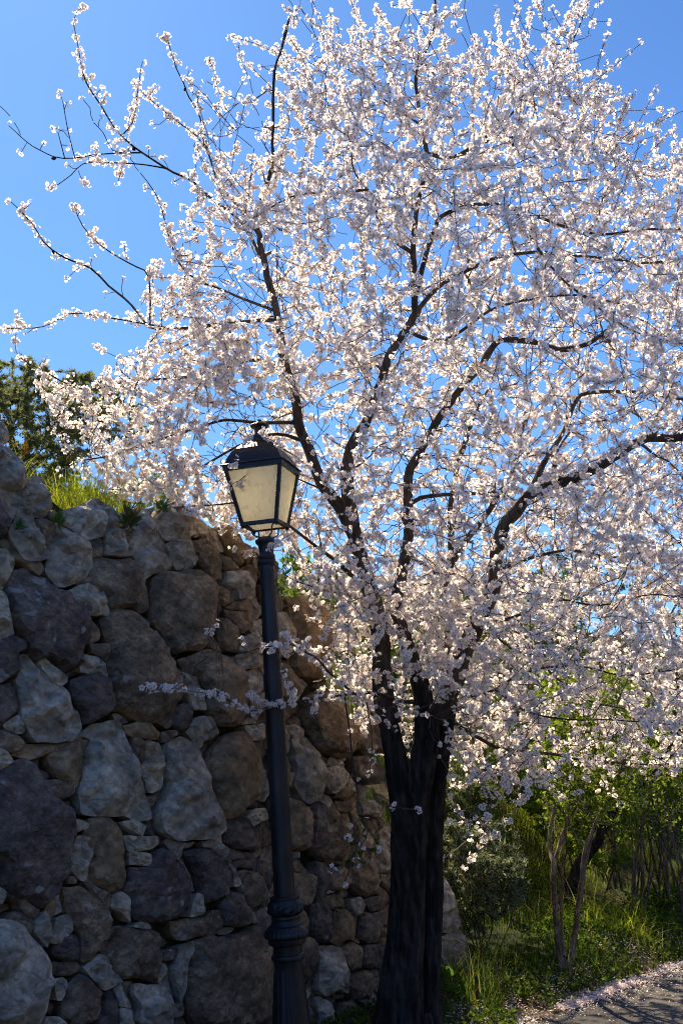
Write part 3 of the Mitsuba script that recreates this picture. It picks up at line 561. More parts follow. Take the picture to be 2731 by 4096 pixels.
def grow(tree, targets, rng, keep_off=0, reach=1.1, batch=160):
    """joins each target point to the branch it would most naturally spring from"""
    todo = np.asarray(targets); rng.shuffle(todo)
    start = len(tree.chains)
    while len(todo):
        pos = np.array(tree.pos); kd = cKDTree(pos); dd, _ = kd.query(todo)
        order = np.argsort(dd + rng.uniform(0, 0.25, len(dd))); take, todo = todo[order[:batch]], todo[order[batch:]]
        dirs = np.array(tree.dir); rm = np.array(tree.rmin)
        dist, idx = kd.query(take, k=min(24, len(pos)))
        for p, dk, ik in zip(take, dist, idx):
            ok = dk < reach
            if not ok.any() or dk[0] < 0.025: continue
            dk, ik = dk[ok], ik[ok]
            v = (p - pos[ik]) / dk[:, None]
            cost = dk * (1 + 0.75 * (1 - (v * dirs[ik]).sum(1))) + 2.0 * np.maximum(rm[ik] - 0.03, 0)
            b = int(np.argmin(cost)); q, i0, L = pos[ik[b]], int(ik[b]), dk[b]
            m0 = unit(dirs[i0] + 0.9 * v[b] + rng.normal(0, 0.25, 3)) * L
            m1 = unit(v[b] + np.array([0, 0, 0.35]) + rng.normal(0, 0.3, 3)) * L
            n = max(2, int(L / 0.05)); t = (np.arange(1, n + 1) / n)[:, None]
            P = (2*t**3 - 3*t**2 + 1) * q + (t**3 - 2*t**2 + t) * m0 + (3*t**2 - 2*t**3) * p + (t**3 - t**2) * m1
            P = P + rng.normal(0, 0.006, P.shape) * (L > 0.1)
            tree.chain(np.vstack([q + 0.25 * (P[0] - q), P]), i0)
    return start
def radii(tree, tip=TWIG_R, ex=0.44):
    n = len(tree.pos); w = np.zeros(n); par = np.array(tree.par); kids = np.zeros(n, int)
    for i in range(n):
        if par[i] >= 0: kids[par[i]] += 1
    w[kids == 0] = 1
    for i in range(n - 1, -1, -1):
        if par[i] >= 0: w[par[i]] += w[i]
    return np.maximum(tip * np.maximum(w, 1) ** ex, 0)
def sample_in(regions, rng):
    out = []
    for poly, n, dc, dh in regions:
        g = Polygon(poly); x0, y0, x1, y1 = g.bounds
        p = rng.uniform((x0, y0), (x1, y1), (int(n * (x1 - x0) * (y1 - y0) / g.area * 1.15) + 20, 2))
        p = p[shapely.contains_xy(g, p[:, 0], p[:, 1])][:n]
        edge = np.array([g.exterior.distance(shapely.Point(q)) for q in p])
        th = np.clip(edge / 420, 0.12, 1) ** 0.5
        u = rng.uniform(-1, 1, len(p))
        out += [at(x, y, dc + dh * a * b) for (x, y), a, b in zip(p, u, th)]
    return np.array(out)
def flower(kind):
    """one blossom about 34 mm across looking along +z: five petals, dark pink heart, stamens, calyx and stalk"""
    mb = MB(); rg = np.random.default_rng(40 + kind); cup = (0.25, 0.5, 0.85, 0.1)[kind]
    for k in range(5):
        th = k * 2 * np.pi / 5 + rg.normal(0, 0.09); c, s = math.cos(th), math.sin(th)
        L = 0.0172 * rg.uniform(0.88, 1.1); w = L * 0.46; tw = rg.normal(0, 0.12)
        b = cup + rg.normal(0, 0.12)
        loc = np.array([[0.0016, 0, 0], [0.55 * L, w, 0.45 * L * b + tw * w], [L * math.cos(b * 0.8), w * 0.45, 0.75 * L * b], [L * math.cos(b * 0.8), -w * 0.45, 0.75 * L * b], [0.55 * L, -w, 0.45 * L * b - tw * w]])
        v = np.c_[loc[:, 0] * c - loc[:, 1] * s, loc[:, 0] * s + loc[:, 1] * c, loc[:, 2]]
        mb.put(v, [[0, 1, 4], [1, 2, 3], [1, 3, 4]], [[0.84, 0.66, 0.65], [0.95, 0.95, 0.925], [0.96, 0.96, 0.94], [0.96, 0.96, 0.94], [0.95, 0.95, 0.925]])
    a = np.arange(3) * 2.1
    mb.put(np.vstack([np.c_[0.0032 * np.cos(a), 0.0032 * np.sin(a), 0 * a + 0.0012], [[0, 0, 0.0085]]]), [[0, 1, 3], [1, 2, 3], [2, 0, 3]], (0.48, 0.28, 0.10))
    mb.put(np.vstack([np.c_[0.0032 * np.cos(a), 0.0032 * np.sin(a), 0 * a - 0.0008], [[0, 0, -0.008]]]), [[0, 3, 1], [1, 3, 2], [2, 3, 0]], (0.17, 0.075, 0.05))
    v, f = mb.mesh(); return v, f, np.vstack(mb.c)
FLOWERS = [flower(k) for k in range(4)]
def flower_set(pos, d, rng, scale=1.0):
    """a mesh of blossoms at pos looking along d: vertices, faces, colours"""
    n = len(pos); kind = rng.integers(0, 4, n); Rm = frames(d, rng); sc = rng.uniform(0.82, 1.15, n) * scale
    mb = MB(); pink = rng.normal(0, 1, n)
    for k, (v, f, c) in enumerate(FLOWERS):
        m = kind == k
        if not m.any(): continue
        V, Fc = scatter(v, f, Rm[m], pos[m], sc[m])
        tint = np.stack([1 + 0 * pink[m], 1 - 0.018 * np.abs(pink[m]), 1 - 0.014 * np.abs(pink[m])], 1)
        mb.put(V, Fc); mb.c.append((c[None] * tint[:, None]).reshape(-1, 3))
    v, f = mb.mesh(); return v, f, np.vstack(mb.c)
def clusters(tree, r, rng, spacing, rmax, bare=0.35, per=(1, 5)):
    """blossom positions in tight clusters along the thin wood"""
    pos, par, dr_ = np.array(tree.pos), np.array(tree.par), np.array(tree.dir)
    leaf = np.ones(len(pos), bool); leaf[par[par >= 0]] = False
    ok = (r < rmax) & (par >= 0)
    a, b = pos[ok], pos[np.maximum(par[ok], 0)]; L = np.linalg.norm(a - b, axis=1)
    P, D, C = [], [], []
    want = rng.poisson(np.minimum(L / spacing, 3))
    dens = meshkit.fbm(a * 1.9, 2, 21)
    want[dens < bare] = 0
    want[leaf[ok]] += 1
    k = 0
    for A, Bp, w, d, isleaf in zip(a, b, want, dr_[ok], leaf[ok]):
        for _ in range(w):
            c = A + (Bp - A) * (0 if isleaf and _ == 0 else rng.uniform()); n = rng.integers(*per) + (isleaf and _ == 0)
            o = unit(rng.normal(size=(n, 3)) + d * 0.5); P.append(c + o * rng.uniform(0.009, 0.030, (n, 1))); D.append(unit(o + rng.normal(0, 0.35, (n, 3)))); C += [k] * n; k += 1
    return np.vstack(P), np.vstack(D), np.array(C)
def twig_mesh(tree, r, chains, rng):
    mb = MB()
    for parent, ids in chains:
        P = np.array([tree.pos[i] for i in ids]); rr = np.array([r[i] for i in ids])
        if len(P) < 2: continue
        big = rr.max()
        mb.put(*tube(P, rr, 3 if big < 0.004 else 4 if big < 0.009 else 6, cap=False))
    return mb
rt = np.random.default_rng(11)
TREE = 'almond_tree'
lab(TREE, 'large almond tree in full white blossom with dark twisted trunk beside the lamp post', 'tree')
tree = Tree(); limb_ids = []; limb_paths = []
rows = LIMBS.strip().splitlines()
for row in rows:
    par, P = px_limb(row, 0.06)
    p_i = -1
    if par >= 0:
        ids = limb_ids[par]; Q = np.array([tree.pos[i] for i in ids]); k = int(np.argmin(np.linalg.norm(Q - P[0, :3], axis=1)))
        p_i = ids[k]; shift = Q[k] - P[0, :3]; w = np.clip(1 - np.arange(len(P)) / 10, 0, 1)[:, None]; P[:, :3] += shift * w
    limb_paths.append(P); limb_ids.append(tree.chain(P[:, :3], p_i, P[:, 3]))
M = [(1130, 360), (1260, 230), (1560, 170), (1900, 220), (2250, 200), (2400, 330), (2500, 500), (2570, 640), (2760, 680), (3050, 700), (3200, 1400), (3100, 2300), (2950, 2900), (2500, 3060), (2200, 3150), (1950, 3160), (1830, 3060), (1760, 2850), (1700, 2560), (1500, 2500), (1330, 2560), (1160, 2420), (1140, 2200), (1120, 1900), (1110, 1500), (1050, 1000), (1060, 500)]
LM = [(600, 1250), (620, 900), (760, 800), (780, 500), (880, 420), (1060, 330), (1130, 900), (1130, 1500), (900, 1480), (700, 1300)]
LL = [(140, 1500), (330, 1560), (520, 1400), (700, 1330), (1000, 1330), (1180, 1560), (1180, 2080), (1090, 2190), (960, 2140), (800, 2070), (640, 2010), (450, 1985), (300, 1880), (200, 1700)]
MID = [(1400, 1250), (1900, 1150), (2731, 1000), (3000, 1300), (3000, 2500), (1950, 2500), (1400, 2250)]
FORK = [(1330, 2280), (1950, 2280), (1950, 2850), (1800, 3020), (1500, 2880), (1380, 2860), (1330, 2600)]
HANG = [(1790, 3060), (2050, 3100), (2090, 3220), (1960, 3380), (1860, 3340), (1795, 3240)]
TOPR = [(1120, 300), (1150, 60), (1230, -60), (1350, 120), (1500, 80), (1620, -60), (1820, -80), (1900, 130), (2050, 150), (2150, 0), (2320, -80), (2380, 150), (2470, 330), (2560, 560), (2720, 620), (2700, 900), (1900, 900), (1500, 800), (1130, 700)]
tg = np.vstack([sample_in([(FORK, 300, 7.9, 0.6), (FORK, 130, 7.15, 0.3), (M, 4100, 7.55, 1.7), (MID, 1300, 8.2, 1.2), (LM, 330, 7.0, 0.5), (LL, 1150, 7.05, 0.55), (TOPR, 520, 7.7, 1.0), (HANG, 60, 7.3, 0.5)], rt)])
fx_, fy_ = (lambda e: (1365.5 + F * (e @ right) / (e @ fwd), 2048 - F * (e @ upv) / (e @ fwd)))(tg - CAM)      # the boughs are kept cut back in front of the lamp
m_ = (np.abs(fx_ - 1045) < 175) & (fy_ > 1640) & (fy_ < 2420) & (tg[:, 1] < 7.35)
tg[m_] = np.array([at(a, b_, rt.uniform(7.4, 8.1)) for a, b_ in zip(fx_[m_], fy_[m_])])
grow(tree, tg, rt)
spur = []      # short spurs along the boughs, then upright shoots from the outer twigs
for row, P in zip(rows, limb_paths):
    if float(row.split()[3]) < 13:
        for q in P[2::2]: spur.append(q[:3] + unit(rt.normal(size=3) + [0, 0, 0.5]) * rt.uniform(0.03, 0.16))
grow(tree, np.array(spur), rt)
kids_ = np.zeros(len(tree.pos), int)
for q in tree.par:
    if q >= 0: kids_[q] += 1
tips = np.nonzero(kids_ == 0)[0]; mid_ = np.array([0.9, 7.6, 5.0])
for i in rt.choice(tips[(np.array(tree.pos)[tips, 0] > -0.9) | (rt.uniform(size=len(tips)) < 0.08)], 1300, replace=False):
    n = int(rt.integers(4, 12)); d0 = unit(np.array(tree.dir[i]) * 0.9 + unit(np.array(tree.pos[i]) - mid_) * 0.35 + [0, 0, 0.45] + rt.normal(0, 0.2, 3)); bend = rt.normal(0, 0.02, 3)
    st_ = np.cumsum(unit(d0 + np.arange(1, n + 1)[:, None] * bend + rt.normal(0, 0.10, (n, 3))) * 0.05, axis=0)
    tree.chain(np.array(tree.pos[i]) + st_, int(i))
r_all = radii(tree)
for ids, P in zip(limb_ids, limb_paths):
    for i, q in zip(ids, P[:, 3]): r_all[i] = max(q, min(r_all[i], q * 1.35))
for ch_par, ids in tree.chains[len(rows):]:      # a twig is never thicker than the wood it springs from
    top = 0.75 * r_all[ch_par]
    for i in ids: r_all[i] = min(r_all[i], max(top, TWIG_R)); top = max(r_all[i], TWIG_R)
# trunk: three stems grown together, ridged bark, roots spreading
def stem_solid(pts, seed):
    P = spline(np.array([[*at(x, y, d), 0.83 * r * d / F] for x, y, d, r in pts]), 0.025)
    v, f = tube(P[:, :3], P[:, 3], 56)
    ax = cKDTree(P[:, :3]); c = P[ax.query(v)[1], :3]; o = v - c; ang = np.arctan2(o[:, 1], o[:, 0])
    n = meshkit.fbm(np.c_[np.cos(ang) * 2.6, np.sin(ang) * 2.6, v[:, 2] * 0.9], 3, seed) - 0.5
    n2 = np.abs(meshkit.fbm(np.c_[np.cos(ang) * 8 + v[:, 2], np.sin(ang) * 8, v[:, 2] * 2.2], 3, seed + 5) - 0.5) - 0.1
    v = c + o * (1 + 0.42 * n + 0.55 * n2)[:, None]
    return m3.Manifold(m3.Mesh(v.astype(np.float32), f.astype(np.uint32)))
trunk = m3.Manifold()
for q, sd in (([(1470, 4520, 7.55, 150), (1530, 4260, 7.5, 118), (1572, 4060, 7.48, 90), (1612, 3700, 7.46, 72), (1622, 3450, 7.46, 70), (1612, 3250, 7.47, 62), (1588, 3080, 7.5, 55), (1560, 2930, 7.53, 46), (1535, 2820, 7.55, 38), (1525, 2700, 7.55, 34)], 1),
              ([(1640, 4520, 7.46, 120), (1640, 4250, 7.42, 86), (1640, 4000, 7.42, 62), (1655, 3600, 7.44, 52), (1668, 3250, 7.43, 52), (1688, 3080, 7.43, 56), (1705, 2930, 7.45, 58), (1695, 2800, 7.48, 42), (1674, 2700, 7.5, 36)], 2),
              ([(1790, 4470, 7.5, 80), (1735, 4250, 7.5, 66), (1718, 4000, 7.5, 50), (1728, 3700, 7.52, 43), (1732, 3400, 7.54, 42), (1748, 3150, 7.54, 40), (1765, 2980, 7.54, 46), (1782, 2850, 7.52, 50), (1805, 2760, 7.5, 46), (1835, 2680, 7.5, 43)], 3),
              ([(1830, 4420, 7.3, 20), (1745, 4270, 7.36, 42), (1690, 4060, 7.42, 40)], 4), ([(1340, 4430, 7.35, 24), (1440, 4300, 7.42, 55), (1540, 4110, 7.47, 56)], 5)):
    trunk = trunk + stem_solid(q, sd)
tm = trunk.to_mesh()
add('trunk', (tm.vert_properties[:, :3], tm.tri_verts), 'trunk_bark', TREE, smooth=True)
for (ids, P, row) in zip(limb_ids, limb_paths, rows):
    big = P[0, 3] > 0.020
    rr = np.array([r_all[i] for i in ids]); sides = 14 if big else 8 if rr.max() > 0.01 else 6
    v, f = tube(P[:, :3] + (meshkit.fbm(P[:, :3] * 6, 2, 9)[:, None] - 0.5) * 0.02 * (0 if len(P) < 12 else 1), rr, sides)
    if big: v = rough(v, f, 0.010, 14, 4)
    add('limb' if big else 'branch', (v, f), 'limb_bark', TREE, smooth=True)
k = twig_mesh(tree, r_all, tree.chains[len(rows):], rt).build('twigs', 'twig_bark', TREE)
lab(k, kind='stuff')
fp, fd, fc = clusters(tree, r_all, rt, 0.028, 0.0085, bare=0.44, per=(1, 5))
print('almond twigs', len(tree.chains), 'nodes', len(tree.pos), 'blossoms', len(fp))
lc = at(1045, 1985, 6.9) - fp; kk_ = -(lc @ np.array(SUN)); gone = (kk_ > 0) & (np.linalg.norm(-lc - kk_[:, None] * np.array(SUN), axis=1) < 0.36)
fp, fd = fp[~gone], fd[~gone]; fc = np.unique(fc[~gone], return_inverse=True)[1]
cen = np.zeros((fc.max() + 1, 3)); cnt = np.bincount(fc); np.add.at(cen, fc, fp); cen /= cnt[:, None]
dcam = np.linalg.norm(cen - CAM, axis=1)
e_ = cen - CAM; zc = e_ @ fwd; pxx = 1365.5 + F * (e_ @ right) / zc; pyy = 2048 - F * (e_ @ upv) / zc
score = np.where((pxx > 0) & (pxx < 2731) & (pyy > 0) & (pyy < 4096) & (cnt >= 3), cnt / dcam**2, 0)
near = np.argsort(-score)[:290]
own = np.zeros(len(cnt), bool); own[near] = True
for c in near:
    m = fc == c; v, f, col = flower_set(fp[m], fd[m], rt); mb = MB(); mb.put(v, f, col)
    for q, d in zip(fp[m], fd[m]): mb.put(*tube(np.array([cen[c], q - d * 0.006]), 0.0012, 3, cap=False), (0.14, 0.13, 0.05))
    (v, f), col = mb.mesh(), np.vstack(mb.c)
    add('blossom_cluster', (v, f), 'petal', TREE, color=col)
m = ~own[fc]; v, f, col = flower_set(fp[m], fd[m], rt)
k = add('blossom', (v, f), 'petal', TREE, color=col); lab(k, kind='stuff')

# young leaf buds along the twigs, and last year's dried husks still hanging
tp_, tq_ = np.array(tree.pos), np.array(tree.par); cand = np.nonzero((r_all < 0.006) & (tq_ >= 0))[0]; i = rt.choice(cand, 5200)
d = unit(np.array(tree.dir)[i] + rt.normal(0, 0.8, (len(i), 3)) + [0, 0, 0.3]); bud = np.array([[0, 0, 0], [0.4, 0.17, 0.05], [1, 0, 0], [0.4, -0.17, 0.05]])
v, f = scatter(bud, np.array([[0, 3, 2], [0, 2, 1]]), frames(d, rt)[:, :, [2, 0, 1]], tp_[i], rt.uniform(0.010, 0.026, len(i)))
bc = np.where((rt.uniform(size=len(i)) < 0.55)[:, None], [0.16, 0.22, 0.04], [0.16, 0.085, 0.05]) * rt.uniform(0.7, 1.3, (len(i), 1))
k = add('leaf_buds', (v, f), 'leaf', TREE, color=np.repeat(bc, 4, axis=0)); lab(k, kind='stuff')
e_ = tp_ - CAM; zc = e_ @ fwd; qx, qy = 1365.5 + F * (e_ @ right) / zc, 2048 - F * (e_ @ upv) / zc
for x, y in [(209, 630), (545, 604), (551, 550), (752, 352), (790, 912), (1100, 590), (2050, 562), (1990, 538), (2280, 512), (2300, 592), (575, 1000), (245, 965), (660, 870), (1120, 920)]:
    j = int(np.argmin(np.hypot(qx - x, qy - y))); s_b = trimesh.creation.icosphere(2, 1.0); R3 = rand_rot(1, rt)[0]
    vv = (s_b.vertices * [0.011, 0.009, 0.017]) @ R3.T; vv = vv * (1 + 0.5 * (meshkit.fbm(s_b.vertices * 2 + x, 2)[:, None] - 0.5))
    add('dried_husk', (vv + tp_[j] + [0, 0, -0.014], s_b.faces), 'trunk_bark', TREE, smooth=True)
# ------------------------------------------------------------------ the street lamp
LD = 6.9
A0, A1 = at(1165, 4096, LD), at(1062, 2150, LD)
AX = unit(A1 - A0); Z0 = A1                                            # z = 0 at the top of the capital
va = math.atan2(A1[0], A1[1]); vdir, pr = np.array([math.sin(va), math.cos(va), 0]), np.array([math.cos(va), -math.sin(va), 0])
ya = math.radians(18.6)
E1 = -pr * math.cos(ya) + vdir * math.sin(ya); E1 = unit(E1 - AX * (E1 @ AX)); E2 = np.cross(AX, E1); E2 = E2 if E2 @ vdir > 0 else -E2
def L2W(p): p = np.atleast_2d(p); return Z0 + p[:, :1] * E1 + p[:, 1:2] * E2 + p[:, 2:3] * AX
FLIP = np.dot(np.cross(E1, E2), AX) < 0
def wl(v, f):
    f = np.asarray(f); return L2W(v), (f[:, ::-1] if FLIP else f)
def hz(y):
    k = (y - 4096) / (2150 - 4096); p = at(1165 + (1062 - 1165) * k, y, LD); return (p - Z0) @ AX
def lathe(prof, n=48, mod=None):
    z = np.array([p[0] for p in prof]); r = np.array([p[1] for p in prof]); th = np.arange(n) / n * 2 * np.pi
    R2 = r[:, None] * np.ones(n) if mod is None else mod(z[:, None], r[:, None], th[None, :])
    v = np.stack([R2 * np.cos(th), R2 * np.sin(th), z[:, None] + 0 * R2], -1).reshape(-1, 3); m = len(z)
    i, j = np.meshgrid(np.arange(m - 1), np.arange(n), indexing='ij'); a = i * n + j; b = i * n + (j + 1) % n
    f = np.stack([a, b, b + n, a + n], -1).reshape(-1, 4); f = np.vstack([f[:, [0, 1, 2]], f[:, [0, 2, 3]]])
    v = np.vstack([v, [[0, 0, z[0]], [0, 0, z[-1]]]]); k = np.arange(n); q = (k + 1) % n
    f = np.vstack([f, np.stack([q, k, k * 0 + m * n], 1), np.stack([(m - 1) * n + k, (m - 1) * n + q, k * 0 + m * n + 1], 1)])
    return v, f
LAMP = 'street_lamp'
lab(LAMP, 'black cast iron street lamp with four sided frosted lantern in front of the stone wall', 'street lamp')
px = LD / F
zg = (np.array([*(Z0 + AX * hz(4500))[:2], 0]) - Z0)[2] / AX[2]
zb = (ground(*(Z0 + AX * zg)[:2]) - Z0[2]) / AX[2] - 0.02
def pr_(rows): return [(hz(y), r * px) for y, r in rows]
LANTERN = LAMP + '__lantern'
def part(name, vf, smooth=35, parent=LAMP): return add(name, wl(*vf), 'lamp_paint', parent, smooth=smooth)
def flutes(z, r, th):
    hatch = np.abs((th - HATCH + np.pi) % (2 * np.pi) - np.pi) < 0.62
    k = np.clip((hz(3862) - z) / 0.03, 0, 1)
    return r * (1 - 0.05 * k * np.where(hatch, 0.4, np.abs(np.sin(th * 9)) ** 0.5))
HATCH = math.atan2(*( [(-vdir * 0.8 + pr * 0.6) @ E2, (-vdir * 0.8 + pr * 0.6) @ E1]))
part('plinth', lathe([(zb, 0.17), (zb + 0.05, 0.17), (zb + 0.065, 0.155), (zb + 0.16, 0.15), (zb + 0.19, 0.135), (zb + 0.2, 0.135)]))
part('fluted_shaft', lathe([(zb + 0.2, 0.125)] + [(z, r) for z, r in zip(np.linspace(zb + 0.21, hz(3858), 14), np.linspace(0.125, 53 * px, 14))] + pr_([(3852, 55), (3843, 55)]), 144, flutes), 25)
part('collar', lathe(pr_([(3843, 57), (3837, 61), (3827, 62.5), (3819, 60), (3815, 54.5), (3781, 54), (3777, 56)]), 48))
part('flared_crown', lathe(pr_([(3777, 66), (3772, 71), (3752, 72), (3748, 80), (3743, 84), (3730, 84), (3718, 77), (3706, 67), (3700, 62)]), 120, lambda z, r, th: r * (1 + 0.018 * np.cos(th * 30) * (r > 74 * px))), 50)
def leafy(z, r, th):
    k = np.clip((r - 56 * px) / (8 * px), 0, 1); return r * (1 + k * 0.045 * (np.cos(th * 8 + 3 * np.sin((z - hz(3630)) * 60)) + 0.5 * np.cos(th * 16)))
part('leafy_bulb', lathe(pr_([(3700, 60), (3692, 55), (3680, 52), (3674, 55), (3668, 55), (3662, 52)] + [(y, 52 + 15.5 * math.sin(math.pi * min(1, (3665 - y) / 72.0) ** 0.8)) for y in np.linspace(3657, 3598, 14)] + [(3594, 57), (3588, 56), (3584, 44)]), 96, leafy), 50)
part('pole', lathe(pr_([(3586, 40.5), (3200, 38.5), (2700, 35.5), (2300, 29.5), (2262, 29)]), 40))
part('capital', lathe(pr_([(2262, 31), (2258, 35), (2250, 36.5), (2242, 35), (2239, 31), (2236, 33), (2228, 35.5), (2220, 33), (2216, 29.5), (2196, 30), (2182, 33), (2174, 40), (2168, 43), (2160, 42), (2156, 34), (2150, 30), (2148, 12)]), 48))
sb, st_, hb, ht = 0.236 / 2, 0.388 / 2, 0.083, 0.475                 # half sides and heights of the glazed body
def corner(h, s): return [np.array([sx * s, sy * s, h]) for sx, sy in ((-1, -1), (1, -1), (1, 1), (-1, 1))]
cb_, ct_ = corner(hb, sb), corner(ht, st_)
def bar(a, b, w): # square bar as a hull of two small boxes
    o = np.array([[x, y, z] for x in (-w, w) for y in (-w, w) for z in (-w, w)]); return m3.Manifold.hull_points(np.vstack([a + o, b + o]))
fr = m3.Manifold()
for i in range(4):
    j = (i + 1) % 4
    fr = fr + bar(cb_[i], ct_[i], 0.0105) + bar(cb_[i], cb_[j], 0.0125) + bar(ct_[i] + [0, 0, -0.012], ct_[j] + [0, 0, -0.012], 0.0125) + bar(ct_[i] + [0, 0, -0.024], ct_[j] + [0, 0, -0.024], 0.011)
fm = fr.to_mesh(); part('lantern', (fm.vert_properties[:, :3], fm.tri_verts), False)
for i in range(4):
    j = (i + 1) % 4; q = np.array([cb_[i], cb_[j], ct_[j], ct_[i]]); c = q.mean(0); q = c + (q - c) * 0.99; q[:, :2] *= 0.992
    add('pane', wl(q, np.array([[0, 1, 2], [0, 2, 3]])), 'frosted_pane', LANTERN)
q = np.array(corner(ht - 0.002, st_ - 0.004)); add('added_reflector', wl(q, np.array([[0, 1, 2], [0, 2, 3]])), 'reflector_white', LANTERN)  # white plate added under the roof, out of view, to brighten the panes
q = np.array(corner(hb - 0.004, sb)); add('bottom_pane', wl(q, np.array([[0, 1, 2], [0, 2, 3]])), 'frosted_pane', LANTERN)
def square_loft(prof):
    v = np.vstack([corner(h, s) for h, s in prof]); n = len(prof); f = []
    for i in range(n - 1):
        for k in range(4):
            a, b = i * 4 + k, i * 4 + (k + 1) % 4; f += [[a, b, b + 4], [a, b + 4, a + 4]]
    f += [[0, 2, 1], [0, 3, 2], [n * 4 - 4, n * 4 - 3, n * 4 - 2], [n * 4 - 4, n * 4 - 2, n * 4 - 1]]
    return v, np.array(f)
part('roof_flange', square_loft([(ht + 0.003, 0.214), (ht + 0.001, 0.219), (ht + 0.004, 0.219), (ht + 0.010, 0.212)]), False, LANTERN)
part('roof', square_loft([(ht + 0.011, 0.198), (ht + 0.05, 0.183), (ht + 0.09, 0.163), (ht + 0.125, 0.138), (ht + 0.155, 0.108), (ht + 0.18, 0.078), (ht + 0.205, 0.056), (ht + 0.235, 0.045)]), False, LANTERN)
part('vent_cap', lathe([(ht + 0.225, 0.040), (ht + 0.262, 0.036), (ht + 0.285, 0.044), (ht + 0.296, 0.062), (ht + 0.306, 0.066), (ht + 0.313, 0.060), (ht + 0.325, 0.035), (ht + 0.334, 0.018), (ht + 0.345, 0.014), (ht + 0.352, 0.004)], 36), 35, LANTERN)
for i in range(4):      # bent rods carry the lantern on the capital; a ball bolt closes each corner
    c = cb_[i]; d = unit(c * [1, 1, 0]); P = spline(np.array([[*(d * 0.028 + [0, 0, -0.004])], [*(d * 0.072 + [0, 0, 0.006])], [*(d * 0.095 + [0, 0, 0.022])], [*(d * 0.100 + [0, 0, 0.055])], [*(d * 0.118 + [0, 0, 0.068])], [*(c - d * 0.012 + [0, 0, -0.008])]]), 0.008)
    part('bracket', tube(P, 0.0052, 8))
    ball = trimesh.creation.icosphere(2, 0.010); part('bolt', (ball.vertices + c + [0, 0, -0.02], ball.faces), True, LANTERN)
    ball = trimesh.creation.icosphere(2, 0.008); part('bolt', (ball.vertices + ct_[i] * [0.99, 0.99, 1] + [0, 0, 0.018], ball.faces), True, LANTERN)

# ------------------------------------------------------------------ plants
rv = np.random.default_rng(23)
def hit(x, y, y0=4.0):
    """where the view through a pixel meets the ground"""
    d = ray(x, y); k = np.arange(y0, 60, 0.02) / d[1]; p = CAM + k[:, None] * d
    below = p[:, 2] < ground(p[:, 0], p[:, 1]); i = int(np.argmax(below)); return p[i]
def on_ground(x, y): return np.array([x, y, float(ground(np.array([x]), np.array([y]))[0])])
def blades(pos, height, lean, width, col, rng, seg=3):
    """curved grass blades: one mesh"""
    n = len(pos); az = rng.uniform(0, 2 * np.pi, n); d = np.stack([np.cos(az), np.sin(az), 0 * az], 1); w = np.stack([-np.sin(az), np.cos(az), 0 * az], 1)
    fa = rng.uniform(0, np.pi, n)[:, None]; w = w * np.cos(fa) + d * np.sin(fa) * 0.6
    V = []
    for k in range(seg + 1):
        t = k / seg; c = pos + d * (lean * height * t**2)[:, None] + np.array([0, 0, 1.0]) * (height * (t - 0.45 * np.minimum(lean, 1.2) * t**2.5))[:, None]
        hw = (width * (1 - 0.75 * t))[:, None]
        V += [c - w * hw, c + w * hw] if k < seg else [c]
    V = np.stack(V, 1); m = V.shape[1]; f = []
    for k in range(seg - 1): f += [[2*k, 2*k+1, 2*k+3], [2*k, 2*k+3, 2*k+2]]
    f.append([2*seg-2, 2*seg-1, 2*seg])
    Fc = (np.array(f)[None] + (np.arange(n) * m)[:, None, None]).reshape(-1, 3)
    return V.reshape(-1, 3), Fc, np.repeat(col, m, axis=0)
def tint(base, n, rng, var=0.25, other=None, share=0.2):
    c = np.tile(np.array(base, float), (n, 1)) * rng.uniform(1 - var, 1 + var, (n, 1))
    if other is not None:
        m = rng.uniform(size=n) < share; c[m] = np.array(other) * rng.uniform(0.8, 1.2, (m.sum(), 1))
    return c
LEAFV = np.array([[0, 0, 0], [0.42, 0.26, 0.06], [1, 0, -0.05], [0.42, -0.26, 0.06], [0.45, 0, -0.03]]); LEAFF = np.array([[0, 4, 1], [1, 4, 2], [2, 4, 3], [3, 4, 0]])
THINV = np.array([[0, -0.08, 0], [0, 0.08, 0], [1, 0.03, 0.03]]); THINF = np.array([[0, 1, 2]])
def leaves_mesh(pos, d, size, col, rng, tmpl=(LEAFV, LEAFF)):
    Rm = frames(d, rng)[:, :, [2, 0, 1]]
    v, f = scatter(tmpl[0], tmpl[1], Rm, pos, size); return v, f, np.repeat(col, len(tmpl[0]), axis=0)
